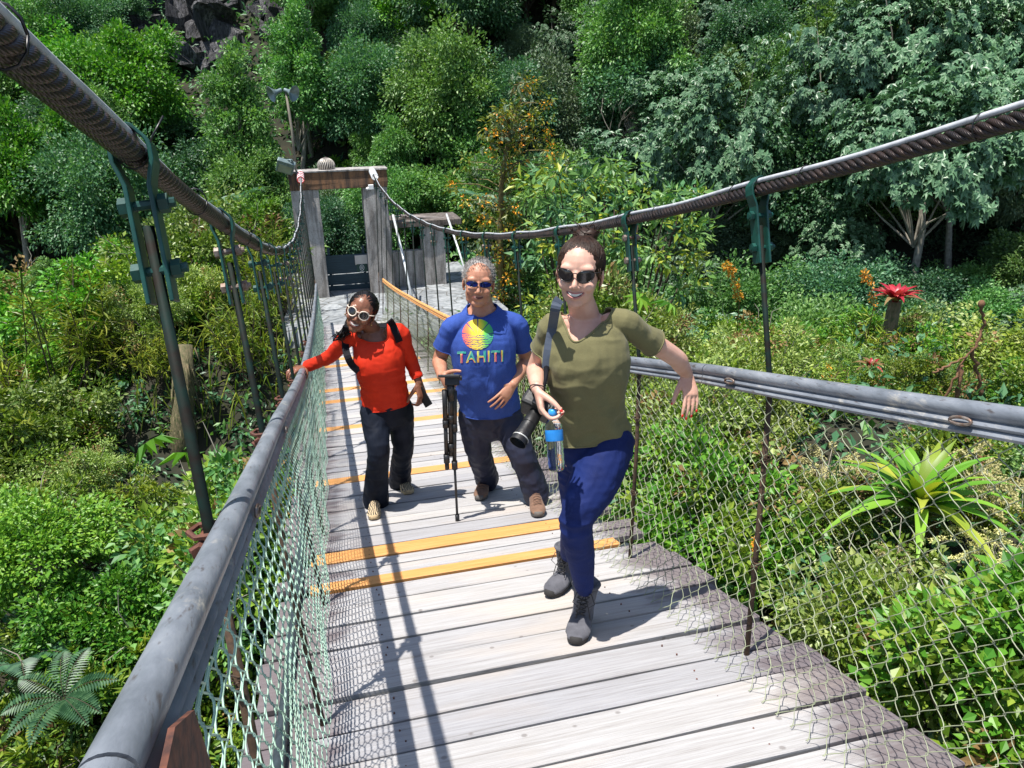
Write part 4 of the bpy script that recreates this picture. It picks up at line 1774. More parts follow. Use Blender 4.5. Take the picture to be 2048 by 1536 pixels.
def fern(n, L, w, name, mats, arch=1.0):
    lv, st = Leaves(), MB()
    for i in range(n):
        a = 2 * PI * i / n + random.uniform(-.3, .3)
        u = np.array([math.cos(a), math.sin(a), 0])
        s = np.array([-u[1], u[0], 0])
        k = 22
        p = np.zeros(3)
        pts = [p.copy()]
        for j in range(k):
            f = j / k
            e = 1.0 - 1.7 * f * arch
            p = p + (u * math.cos(e) + np.array([0, 0, 1]) * math.sin(e)) * L / k
            pts.append(p.copy())
            ww = w * math.sin(PI * min(1, .12 + .9 * f)) 
            for sd in (-1, 1):
                lv.add(p[None], (s * sd + u * .35)[None], np.array([[0, 0, 1.]]) + u * .3, ww, L / k * 1.15, 0)
        st.tube(pts[::3], [.006] * len(pts[::3]), 4, 1, cap=False)
    return lv.mesh(name, mats, extra=st)


fm = fern(9, 1.1, .26, 'fern', ['leaf_dark', 'bark_dark'])  # dark leaf colour stands in for the deep shade at the lower left
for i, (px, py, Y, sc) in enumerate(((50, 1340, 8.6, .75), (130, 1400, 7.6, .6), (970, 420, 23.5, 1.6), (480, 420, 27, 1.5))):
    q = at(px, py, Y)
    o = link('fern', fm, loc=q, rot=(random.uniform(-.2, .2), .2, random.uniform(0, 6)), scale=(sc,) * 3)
    tag(o, ['fern coloured dark for the shade at the lower left edge', 'fern coloured dark for the shade beside the lower left fern, nearer the handrail', 'arching fern on the slope behind the side bay', 'arching fern on the slope left of the portal'][i], 'fern')

# big star-leaved seedlings
lv = Leaves()
palmate(lv, np.zeros((1, 3)), np.array([[0, -.4, 1.]]), .34, .10, 9, 0)
lm = lv.mesh('umbrella_leaf', ['leaf_bright'], droop=.35)
for i, (px, py, Y, sc) in enumerate(((1280, 595, 7.0, .55), (1340, 606, 7.4, .6), (375, 905, 13, 1.3), (300, 880, 13.5, 1.5))):
    o = link('umbrella_leaf', lm, loc=at(px, py, Y), rot=(.2, .1, i * 1.3), scale=(sc,) * 3)
    tag(o, ['drooping umbrella leaf against the woman in olive', 'drooping umbrella leaf a little right of the first one', 'lime star-shaped leaf beside the first left rod', 'green star-shaped leaf left of the lime one'][i], 'leaf')
# tall grass by the portal
lv = MB()
for i in range(420):
    b = Vector((random.uniform(-4.2, -.75), random.uniform(15.5, 23), 0))
    b.z = zterr(b.x, b.y)
    a = random.uniform(0, 6.28)
    L = random.uniform(.5, 1.3)
    u = Vector((math.cos(a), math.sin(a), 0))
    s = Vector((-u.y, u.x, 0)) * .014
    ps = [b, b + u * L * .15 + Vector((0, 0, L * .5)), b + u * L * .4 + Vector((0, 0, L * .85)), b + u * L * .75 + Vector((0, 0, L * .8))]
    vs = []
    for q, k in zip(ps, (1, 1, .8, .05)):
        vs += [q + s * k, q - s * k]
    lv.add(vs, [(0, 1, 3, 2), (2, 3, 5, 4), (4, 5, 7, 6)])
tag(lv.build('tall_grass', M['leaf_yellow'], smooth=False), kind='stuff')
# ------------------------------------------------------------------ people
def gnd(px, py, dz=0.0):
    d = ray(px, py)
    t = 1.0
    for _ in range(300):
        t = .8 * t + .2 * ((zdeck(d.y * t) + dz) / d.z)
    return d * t


def mat_skin(name, col, dark, rough=0.45):
    mt, nt, b = newmat(name)
    f = noisetex(nt, 22, 5)
    f2 = noisetex(nt, 240, 3)
    r = ramp(nt, f, [(0.3, dark), (0.65, col)])
    nt.links.new(r.outputs[0], b.inputs['Base Color'])
    setin(b, Roughness=rough)
    b.inputs['Specular IOR Level'].default_value = 0.4
    b.inputs['Subsurface Weight'].default_value = 0.12
    b.inputs['Subsurface Radius'].default_value = (0.012, 0.005, 0.003)
    b.inputs['Subsurface Scale'].default_value = 0.4
    bump(nt, b, f2, 0.12, 0.001)


mat_skin('skin_light', (0.64, 0.385, 0.295), (0.57, 0.31, 0.225))
mat_skin('skin_tanned', (0.47, 0.235, 0.15), (0.38, 0.165, 0.10))
mat_skin('skin_brown', (0.23, 0.098, 0.056), (0.165, 0.066, 0.038), 0.35)
simple('lip_pink', (0.46, 0.17, 0.15), 0.35, 0, 0.2, 60, 0.1)
simple('lip_brown', (0.17, 0.05, 0.04), 0.35, 0, 0.2, 60, 0.1)
simple('tooth_white', (0.60, 0.57, 0.52), 0.25, 0, 0.05, 60, 0)
simple('mouth_dark', (0.06, 0.015, 0.014), 0.5, 0, 0.2, 60, 0)
simple('nail_red', (0.62, 0.025, 0.02), 0.2, 0, 0.1, 60, 0)
simple('hair_brown', (0.040, 0.019, 0.011), 0.5, 0, 0.6, 70, 0.3, 0.002, spec=0.25)
simple('hair_black', (0.008, 0.006, 0.006), 0.45, 0, 0.4, 70, 0.3, 0.002, spec=0.3)
simple('hair_grey', (0.36, 0.34, 0.32), 0.6, 0, 0.55, 90, 0.4, 0.002)


def mat_cloth(name, c1, c2, scale=8, weave=420, rough=0.85, wb=0.25, heather=0.0, crease=.20):
    mt, nt, b = newmat(name)
    f = noisetex(nt, scale, 5)
    f2 = noisetex(nt, weave, 2)
    c = ramp(nt, f, [(0.3, c2), (0.7, c1)]).outputs[0]
    if heather:
        c = mixc(nt, heather, c, ramp(nt, f2, [(0.35, tuple(x * .55 for x in c1)), (0.65, tuple(min(1, x * 1.6 + .02) for x in c1))]).outputs[0])
    nt.links.new(c, b.inputs['Base Color'])
    setin(b, Roughness=rough)
    b.inputs['Sheen Weight'].default_value = 0.10 if min(c1) > .05 else 0
    b.inputs['Specular IOR Level'].default_value = 0.25 if max(c1) > .03 else .12
    w = N(nt, 'TexNoise')
    setin(w, Scale=5.5, Detail=1.2, Roughness=.4, Distortion=1.2)
    tc = N(nt, 'TexCoord')
    mp = N(nt, 'Mapping')
    mp.inputs['Scale'].default_value = (1.4, 1, 1.0)
    mp.inputs['Rotation'].default_value = (0, .6, 0)
    nt.links.new(tc.outputs['Object'], mp.inputs[0])
    nt.links.new(mp.outputs[0], w.inputs['Vector'])
    rg = ramp(nt, w.outputs['Fac'], [(.34, (0, 0, 0)), (.50, (1, 1, 1)), (.66, (0, 0, 0))])
    rg.color_ramp.interpolation = 'EASE'
    b1 = N(nt, 'Bump')
    b1.inputs['Strength'].default_value = crease
    b1.inputs['Distance'].default_value = .012
    nt.links.new(rg.outputs[0], b1.inputs['Height'])
    b2 = N(nt, 'Bump')
    b2.inputs['Strength'].default_value = wb
    b2.inputs['Distance'].default_value = .0015
    nt.links.new(f2, b2.inputs['Height'])
    nt.links.new(b1.outputs[0], b2.inputs['Normal'])
    nt.links.new(b2.outputs[0], b.inputs['Normal'])


mat_cloth('olive_jersey', (0.150, 0.138, 0.062), (0.118, 0.108, 0.048), heather=.2)
mat_cloth('blue_denim', (0.003, 0.015, 0.105), (0.002, 0.007, 0.052), 9, 500, .8, .4, .2, .15)
mat_cloth('blue_jersey', (0.030, 0.072, 0.30), (0.018, 0.045, 0.21), heather=.35)
mat_cloth('navy_nylon', (0.022, 0.026, 0.050), (0.013, 0.015, 0.030), rough=.55)
mat_cloth('red_jersey', (0.60, 0.030, 0.006), (0.50, 0.020, 0.004), rough=.7)
mat_cloth('black_stretch', (0.011, 0.015, 0.026), (0.006, 0.008, 0.014), rough=.6)
mat_cloth('grey_suede', (0.115, 0.115, 0.13), (0.062, 0.062, 0.072), 18, 300, .9, .4)
mat_cloth('black_webbing', (0.010, 0.010, 0.014), (0.006, 0.006, 0.008), rough=.7)
mat_cloth('slate_webbing', (0.075, 0.095, 0.13), (0.05, 0.062, 0.09), rough=.7)
mat_cloth('brown_suede', (0.20, 0.115, 0.075), (0.11, 0.062, 0.042), 20, 300)
simple('rubber_grey', (0.12, 0.11, 0.10), 0.8, 0, 0.3, 30, 0.3)
simple('rubber_dark', (0.025, 0.023, 0.022), 0.8, 0, 0.3, 30, 0.3)
simple('sole_tan', (0.48, 0.36, 0.20), 0.8, 0, 0.2, 30, 0.2)
simple('lace_black', (0.010, 0.010, 0.010), 0.7, 0, 0.2, 30, 0)
simple('lens_dark', (0.010, 0.008, 0.010), 0.06, 0, 0.1, 3, 0, spec=0.8)
simple('lens_blue', (0.012, 0.035, 0.42), 0.08, 0.6, 0.7, 25, 0, spec=0.8, col2=(0.005, 0.012, 0.05))
simple('frame_dark', (0.020, 0.013, 0.010), 0.25, 0, 0.2, 40, 0)
simple('frame_cream', (0.72, 0.60, 0.48), 0.35, 0, 0.1, 40, 0)
simple('gold', (0.6, 0.38, 0.14), 0.25, 0.9, 0.1, 40, 0)


def shoe_pattern():
    mt, nt, b = newmat('patterned_canvas')
    tc = N(nt, 'TexCoord')
    w = N(nt, 'TexWave')
    setin(w, Scale=26.0, Distortion=7.0, Detail=2.0)
    nt.links.new(tc.outputs['Object'], w.inputs['Vector'])
    r = ramp(nt, w.outputs['Fac'], [(0.5, (0.018, 0.015, 0.014)), (0.62, (0.55, 0.43, 0.26))])
    nt.links.new(r.outputs[0], b.inputs['Base Color'])
    setin(b, Roughness=0.8)


shoe_pattern()


def cr(pts, sub):
    """Catmull-Rom through rows of numbers"""
    A = [np.array(p, float) for p in pts]
    A = [2 * A[0] - A[1]] + A + [2 * A[-1] - A[-2]]
    out = []
    for i in range(1, len(A) - 2):
        for k in range(sub):
            t = k / sub
            p0, p1, p2, p3 = A[i - 1:i + 3]
            out.append(.5 * ((2 * p1) + (-p0 + p2) * t + (2 * p0 - 5 * p1 + 4 * p2 - p3) * t * t + (-p0 + 3 * p1 - 3 * p2 + p3) * t ** 3))
    out.append(A[-2])
    return out


def chain(mb, pts, rad, ref=None, n=16, sub=4, mi=0, ends=(1, 1)):
    """tapered limb with rounded ends; rad may hold (width, depth) pairs, width along ref"""
    R2 = [(r, r) if not hasattr(r, '__len__') else r for r in rad]
    rows = cr([list(p) + list(r) for p, r in zip(pts, R2)], sub)
    P = [Vector(r[:3]) for r in rows]
    A = [max(r[3], .001) for r in rows]
    B = [max(r[4], .001) for r in rows]
    T = []
    for i in range(len(P)):
        T.append((P[min(i + 1, len(P) - 1)] - P[max(i - 1, 0)]).normalized())
    ring = []
    for e, (i, s) in enumerate(((0, -1), (len(P) - 1, 1))):
        lst = []
        if ends[e]:
            m_ = min(A[i], B[i])
            for q, k in ((.5, .87), (.87, .5), (1.0, .12)):
                lst.append((P[i] + T[i] * s * q * m_ * ends[e], A[i] * k, B[i] * k, T[i]))
        ring.append(lst)
    rings = ring[0][::-1] + list(zip(P, A, B, T)) + ring[1]
    u = Vector(ref) if ref is not None else None
    if u is None:
        u = rings[0][3].orthogonal()
    vs, fs = [], []
    for (p, a, b, t) in rings:
        w = Vector(ref) if ref is not None else u
        w = w - t * w.dot(t)
        if w.length < 1e-4:
            w = t.orthogonal()
        w.normalize()
        u = w
        v = t.cross(w)
        for j in range(n):
            an = 2 * PI * j / n
            vs.append(p + w * (a * math.cos(an)) + v * (b * math.sin(an)))
    m_ = len(rings)
    for i in range(m_ - 1):
        for j in range(n):
            a, b = i * n + j, i * n + (j + 1) % n
            fs.append((a, b, b + n, a + n))
    fs.append(tuple(range(n))[::-1])
    fs.append(tuple((m_ - 1) * n + j for j in range(n)))
    mb.add(vs, fs, mi)


def union(mb, voxel, smooth=3, factor=.5):
    me = bpy.data.meshes.new('tmp')
    me.from_pydata(mb.v, [], mb.f)
    o = bpy.data.objects.new('tmp', me)
    COL.objects.link(o)
    r = o.modifiers.new('r', 'REMESH')
    r.mode = 'VOXEL'
    r.voxel_size = voxel
    if smooth:
        s = o.modifiers.new('s', 'SMOOTH')
        s.factor = factor
        s.iterations = smooth
    dg = bpy.context.evaluated_depsgraph_get()
    dg.update()
    out = bpy.data.meshes.new_from_object(o.evaluated_get(dg))
    bpy.data.objects.remove(o)
    bpy.data.meshes.remove(me)
    out.materials.clear()
    return out


def finish(name, me, mat, parent=None):
    me.materials.clear()
    me.materials.append(M[mat])
    me.polygons.foreach_set('use_smooth', [True] * len(me.polygons))
    me.name = name
    o = bpy.data.objects.new(name, me)
    COL.objects.link(o)
    if parent is not None:
        o.parent = parent
    return o


def displace(me, fn):
    nr = [v.normal.copy() for v in me.vertices]
    for v, q in zip(me.vertices, nr):
        v.co += q * fn(v.co)


def cut(me, pred, smooth=6, thick=.003):
    """opens a garment where pred(face centre) holds and gives the cloth a thickness"""
    bm = bmesh.new()
    bm.from_mesh(me)
    bmesh.ops.delete(bm, geom=[f for f in bm.faces if pred(f.calc_center_median())], context='FACES')
    # keep the largest piece
    bm.verts.ensure_lookup_table()
    seen, best = set(), []
    for v in bm.verts:
        if v in seen:
            continue
        stack, comp = [v], []
        seen.add(v)
        while stack:
            q = stack.pop()
            comp.append(q)
            for e in q.link_edges:
                w = e.other_vert(q)
                if w not in seen:
                    seen.add(w)
                    stack.append(w)
        if len(comp) > len(best):
            best = comp
    bs = set(best)
    bmesh.ops.delete(bm, geom=[v for v in bm.verts if v not in bs], context='VERTS')
    for _ in range(smooth):
        new = {}
        for v in bm.verts:
            be = [e for e in v.link_edges if e.is_boundary]
            if len(be) == 2:
                new[v] = v.co * .4 + (be[0].other_vert(v).co + be[1].other_vert(v).co) * .3
        for v, c in new.items():
            v.co = c
    bm.normal_update()
    bm.verts.index_update()
    bnd = [[v.index for v in e.verts] for e in bm.edges if e.is_boundary]
    global LOOPS
    LOOPS = []
    adj = {}
    for p, q in bnd:
        adj.setdefault(p, []).append(q)
        adj.setdefault(q, []).append(p)
    left = set(adj)
    bm.verts.ensure_lookup_table()
    while left:
        s0 = left.pop()
        lp, cur = [s0], s0
        while True:
            nx_ = [q for q in adj[cur] if q in left]
            if not nx_:
                break
            cur = nx_[0]
            left.discard(cur)
            lp.append(cur)
        if len(lp) > 20:
            LOOPS.append([bm.verts[i].co.copy() for i in lp])
    bm.to_mesh(me)
    bm.free()
    n = len(me.vertices)
    out = [v.co.copy() for v in me.vertices]
    inn = [v.co - v.normal * thick for v in me.vertices]
    fs = [tuple(p.vertices) for p in me.polygons]
    edge = set()
    for f in fs:
        for a, b in zip(f, f[1:] + f[:1]):
            edge.add((a, b))
    allf = fs + [tuple(i + n for i in f[::-1]) for f in fs]
    for a, b in bnd:
        if (a, b) in edge:
            a, b = b, a
        allf.append((a, b, b + n, a + n))
    new = bpy.data.meshes.new('garment')
    new.from_pydata(out + inn, [], allf)
    new.update()
    return new


def frame(f, up=Vector((0, 0, 1)), roll=0):
    f = Vector(f).normalized()
    u = (Vector(up) - f * Vector(up).dot(f)).normalized()
    r = f.cross(u)
    if roll:
        q = Matrix.Rotation(math.radians(roll), 3, f)
        u = q @ u
        r = q @ r
    return r, f, u      # r = the person's own right when f is forward


def head(mb, c, fr, s=1.0, male=False):
    r, f, u = fr

    def L(x, y, z):
        return c + (r * x + f * y + u * z) * s
    ax = (r, f, u)

    def E(x, y, z, a, b, d):
        mb.ell(L(x, y, z), (a * s, b * s, d * s), ax, 20, 14)
    E(0, -.012, .034, .076, .096, .088)
    E(0, .020, -.012, .066, .070, .085)
    E(0, .028, -.050, .058 + .008 * male, .054, .060)
    E(0, .056, -.092, .027 + .008 * male, .025, .022)
    E(0, .028, -.078, .048 + .014 * male, .046, .032)
    for sx in (-1, 1):
        E(.038 * sx, .058, -.030, .026, .024, .024)
        E(.026 * sx, .066, .030, .034, .018, .018)
        E(.0115 * sx, .092, -.033, .0095, .010, .008)
        mb.ell(L(.077 * sx, -.008, -.006), (.007 * s, .019 * s, .031 * s), ((r * .9 - f * .35 * sx).normalized(), (f * .9 + r * .35 * sx).normalized(), u), 12, 8)
        mb.ell(L(.074 * sx, -.002, -.034), (.007 * s, .009 * s, .010 * s), ax, 10, 6)
    chain(mb, [L(0, .080, .018), L(0, .092, -.006), L(0, .103, -.026)], [.0085 * s, .0092 * s, .0105 * s], n=12)
    E(0, .101, -.029, .0115, .0105, .009)
    # muzzle round the mouth
    E(0, .072, -.060, .030, .020, .022)
    return L


def hems(par, mat, r=.004):
    for lp in LOOPS:
        q = lp[::3]
        for _ in range(3):
            q = [q[i] * .5 + (q[i - 1] + q[(i + 1) % len(q)]) * .25 for i in range(len(q))]
        h = MB()
        h.tube(q + [q[0], q[1]], r, 6, cap=False)
        h.build('hem', M[mat], par)


def bvh_of(*objs):
    vs, fs = [], []
    for o in objs:
        b = len(vs)
        vs += [v.co.copy() for v in o.data.vertices]
        fs += [tuple(i + b for i in p.vertices) for p in o.data.polygons]
    return BVHTree.FromPolygons(vs, fs)


def mouth(L, par, lip, s, wide=.026, openm=.008, rise=.008, zc=-.0595):
    """lips, dark gap and teeth laid on the face"""
    bv = bvh_of(par)
    back = (L(0, 0, 0) - L(0, 1, 0)).normalized()

    def S(x, z, off):
        h = bv.ray_cast(L(x, .2, z), back)
        return (h[0] if h[0] is not None else L(x, .09, z)) - back * off
    xs = np.linspace(-1, 1, 15)
    up = [zc + openm * .45 * (1 - x ** 4) + rise * x * x for x in xs]
    lo = [zc - openm * .75 * (1 - x * x) + rise * x * x for x in xs]

    def sheet(k0, k1, sc, off):
        mb = MB()
        vs = []
        for k in np.linspace(k0, k1, 4):
            vs += [S(wide * sc * x, u * (1 - k) + l * k, off) for x, u, l in zip(xs, up, lo)]
        mb.add(vs, [(r * 15 + i, r * 15 + i + 1, r * 15 + i + 16, r * 15 + i + 15) for r in range(3) for i in range(14)])
        return mb
    sheet(0, 1, 1, .0006 * s).build('mouth', M['mouth_dark'], par)
    if openm > .003:
        sheet(.06, .68, .86, .0014 * s).build('teeth', M['tooth_white'], par)
    for zz, rr in ((up, .0030), (lo, .0040)):
        li = MB()
        li.tube([S(wide * x * 1.03, z + (rr * .4 if zz is up else -rr * .5), .0004) for x, z in zip(xs, zz)], [rr * s * (.3 + .7 * (1 - x * x)) for x in xs], 6)
        li.build('lip', M[lip], par)


def glasses(L, name, label, frame_m, lens_m, shape, w, h, zc=.010, yc=.102, thick=.0022, gap=.034, par=None):
    root = bpy.data.objects.new(name, None)
    COL.objects.link(root)
    root.parent = par
    ends = []
    for sx in (-1, 1):
        out = []
        for k in range(28):
            a = 2 * PI * k / 28
            cx, sy = math.cos(a), math.sin(a)
            if shape == 'round':
                x, z = w * cx, h * sy
            elif shape == 'cat':
                x = w * math.copysign(abs(cx) ** .8, cx)
                z = h * math.copysign(abs(sy) ** .75, sy) * (1.0 if sy < 0 else .82) + .004 * (cx * 1.0)
                if sy < 0:
                    x *= 1 - .18 * abs(sy)
            else:
                x = w * math.copysign(abs(cx) ** .7, cx)
                z = h * math.copysign(abs(sy) ** .8, sy) * (1 - .35 * max(0, cx))
            X = sx * (gap + x)
            out.append(L(X, yc - 3.6 * (abs(X) - .0) ** 2 * 1.6, zc + z))
        fm = MB()
        fm.tube(out + [out[0], out[1]], thick, 6, cap=False)
        fm.build('rim', M[frame_m], root)
        ln = MB()
        cc = sum(out, Vector()) / len(out)
        cc = cc + (L(0, .1, 0) - L(0, .096, 0))
        vs = [cc] + [cc.lerp(q, .55) + (L(0, .1, 0) - L(0, .098, 0)) for q in out] + out
        fs = [(0, 1 + k, 1 + (k + 1) % 28) for k in range(28)] + [(1 + k, 29 + k, 29 + (k + 1) % 28, 1 + (k + 1) % 28) for k in range(28)]
        ln.add(vs, fs)
        ln.build('lens', M[lens_m], root)
        tm = MB()
        X = sx * (gap + w)
        tm.tube([L(X, yc - 5.76 * X * X, zc + h * .45), L(sx * .0785, yc - .055, zc + h * .4), L(sx * .080, -.01, zc + .006), L(sx * .078, -.03, zc - .012)], thick * .9, 6)
        tm.build('temple', M[frame_m], root)
        ends.append(L(sx * (gap - w + .001), yc, zc + h * .3))
    br = MB()
    br.tube([ends[0], L(0, yc + .004, zc + h * .42), ends[1]], thick * .9, 6)
    br.build('bridge', M[frame_m], root)
    return root


def hand(mb, w, d, n, t, curl, s=1.0, spread=1.0, thumb=(.7, .6, .25), thumb_curl=15, tips=None):
    """w wrist, d direction to the fingers, n palm side, t thumb side"""
    d = Vector(d).normalized()
    n = (Vector(n) - d * Vector(n).dot(d)).normalized()
    t0 = Vector(t)
    t = d.cross(n)
    if t.dot(t0) < 0:
        t = -t
    chain(mb, [w - d * .01 * s, w + d * .03 * s, w + d * .065 * s, w + d * .088 * s], [(.026 * s, .018 * s), (.033 * s, .016 * s), (.040 * s, .0145 * s), (.038 * s, .012 * s)], ref=t, n=18)
    fl = ((.042, .026, .021), (.046, .029, .022), (.042, .027, .021), (.033, .020, .018))
    for i, off in enumerate((.030, .0102, -.0102, -.029)):
        fd = (d + t * (.115 * (1.5 - i) / 1.5) * spread).normalized()
        p = w + (d * (.090 - .004 * abs(i - 1.2)) + t * off) * s
        pts = [p - fd * .012 * s, p]
        cu = curl[i] if hasattr(curl[0], '__len__') else curl
        a = 0
        for k in range(3):
            a += math.radians(cu[k])
            p = p + (fd * math.cos(a) + n * math.sin(a)) * fl[i][k] * s
            pts.append(p)
        rr = [.0088, .0092, .0082, .0074, .0060]
        q = .86 if i == 3 else 1
        chain(mb, pts, [x * s * q for x in rr], n=12, sub=3)
        if tips is not None:
            e = (pts[-1] - pts[-2]).normalized()
            up = (-n * math.cos(a) + fd * math.sin(a))
            tips.append((pts[-1] + e * .000 * s, e, up))
    td = (d * thumb[0] + t * thumb[1] + n * thumb[2]).normalized()
    p = w + (d * .022 + t * .022 + n * .004) * s
    pts = [p]
    b = (d - td * d.dot(td)).normalized() if abs(d.dot(td)) < .99 else n
    a = 0
    for k, ln in enumerate((.046, .034, .027)):
        p = p + (td * math.cos(a) + (b * .6 + n * .4) * math.sin(a)) * ln * s
        a += math.radians(thumb_curl)
        pts.append(p)
    chain(mb, pts, [.015 * s, .0125 * s, .0098 * s, .0078 * s], n=12, sub=3)
    if tips is not None:
        e = (pts[-1] - pts[-2]).normalized()
        up = (t - e * t.dot(e)).normalized()
        tips.append((pts[-1], e, up))


def nails(tips, par, s=1.0, mat='nail_red'):
    for p, e, up in tips:
        b = MB()
        sd = e.cross(up)
        b.ell(p + up * .0042 * s + e * .002 * s, (.0052 * s, .0078 * s, .0030 * s), (sd, e, up), 10, 6)
        b.build('nail', M[mat], par)


def foot(par, heel, toe, w, h, mat_u, mat_s, name, ankle=None, sole=.022, shaft=None, up=None):
    """shoe: shaped upper over a flat sole, standing on heel-toe"""
    d = (toe - heel)
    L = d.length
    d.normalize()
    up = Vector((0, 0, 1)) - d * d.z
    up.normalize()
    sd = d.cross(up)
    root = bpy.data.objects.new(name, None)
    COL.objects.link(root)
    root.parent = par
    outl = []
    for k in range(30):
        a = 2 * PI * k / 30
        x = math.cos(a)
        y = math.sin(a)
        wd = w * (.80 + .24 * x - .12 * x * x)
        outl.append((L * .5 + L * .5 * math.copysign(abs(x) ** .85, x), wd * .5 * math.copysign(abs(y) ** .8, y)))
    sm = MB()
    vs = []
    lift = lambda q: .012 * max(0, q / L - .78) / .22
    for z, k in ((0, .96), (.004, 1.0), (sole, 1.0), (sole + .003, .95)):
        for (a, b) in outl:
            vs.append(heel + d * (L * .5 + (a - L * .5) * k) + sd * b * k + up * (z + lift(a)))
    fs = []
    for i in range(3):
        for k in range(30):
            a, b = i * 30 + k, i * 30 + (k + 1) % 30
            fs.append((a, b, b + 30, a + 30))
    fs.append(tuple(range(30))[::-1])
    fs.append(tuple(90 + k for k in range(30)))
    sm.add(vs, fs)
    sm.build('sole', M[mat_s], root)
    um = MB()
    pts, rad = [], []
    for q, hh, ww in ((.04, h * .80, .62), (.14, h * 1.0, .74), (.30, h * .98, .78), (.48, h * .78, .86), (.66, h * .58, .96), (.82, h * .46, .90), (.94, h * .36, .62)):
        hz = hh * .5
        pts.append(heel + d * L * q + up * (sole * .6 + hz * .92))
        rad.append((w * .5 * ww, hz))
    chain(um, pts, rad, ref=sd, n=18, ends=(.5, .5))
    if ankle is not None:
        base = heel + d * L * .28 + up * (h * .5)
        chain(um, [base, base.lerp(ankle, .5), ankle], [(.042 * w / .1, .052 * w / .1)] * 2 + [shaft or (.045, .052)], ref=sd, n=18, ends=(1, .15))
    me = union(um, .005, 3)
    displace(me, lambda c: .0022 * noise.noise(c * 45) + .0015 * noise.noise(c * 90))
    finish('upper', me, mat_u, root)
    return root, d, sd, up, L


def onto(bv, px, py, Y, off=.004):
    d = ray(px, py)
    hit = bv.ray_cast(Vector((0, 0, 0)), d.normalized())
    if hit[0] is not None and abs(hit[0].y - Y) < .6:
        return hit[0] + hit[1] * off if hit[1].dot(d) < 0 else hit[0] - hit[1] * off
    return at(px, py, Y)


def ribbon(mb, pts, w, th=.002, ref=None, mi=0):
    """flat strap through points; ref(i) gives the surface normal"""
    P = [Vector(p) for p in pts]
    vs, fs = [], []
    for i, p in enumerate(P):
        t = (P[min(i + 1, len(P) - 1)] - P[max(i - 1, 0)]).normalized()
        nrm = Vector(ref)
        s = t.cross(nrm).normalized()
        nn = s.cross(t).normalized()
        for a, b in ((-1, 0), (1, 0), (1, 1), (-1, 1)):
            vs.append(p + s * (a * w / 2) + nn * (b * th))
    for i in range(len(P) - 1):
        for j in range(4):
            a, b = i * 4 + j, i * 4 + (j + 1) % 4
            fs.append((a, b, b + 4, a + 4))
    fs += [(3, 2, 1, 0), tuple((len(P) - 1) * 4 + j for j in range(4))]
    mb.add(vs, fs, mi)


def strands(mb, L, starts, goal, cen, rad, r=.0015, n=10, lift=.004, jit=.006, mi=0):
    """hair strands combed from starts to goal over an ellipsoid, in head coordinates"""
    cen, rad = np.array(cen), np.array(rad)
    for s0 in starts:
        a = (np.array(s0) - cen) / rad
        b = (np.array(goal) + RNG.normal(size=3) * jit * 1.5 - cen) / rad
        a, b = a / np.linalg.norm(a), b / np.linalg.norm(b)
        pts = []
        w = RNG.normal(size=3) * jit / rad
        for k in range(n):
            t = k / (n - 1)
            q = a * (1 - t) + b * t + w * math.sin(PI * t)
            q = q / np.linalg.norm(q)
            pts.append(L(*(cen + q * (rad + lift * (.4 + random.random() * .15)))))
        mb.tube(pts, [r * .6] + [r] * (n - 2) + [r * .7], 4, mi, cap=False)


def fold(c, f, amp, st=(1, 1, 1)):
    q = Vector((c.x * st[0], c.y * st[1], c.z * st[2])) * f
    a = noise.noise(q)
    return amp * (1 - abs(a) * 3.0) * .5 + amp * .6 * noise.noise(q * 2.1)


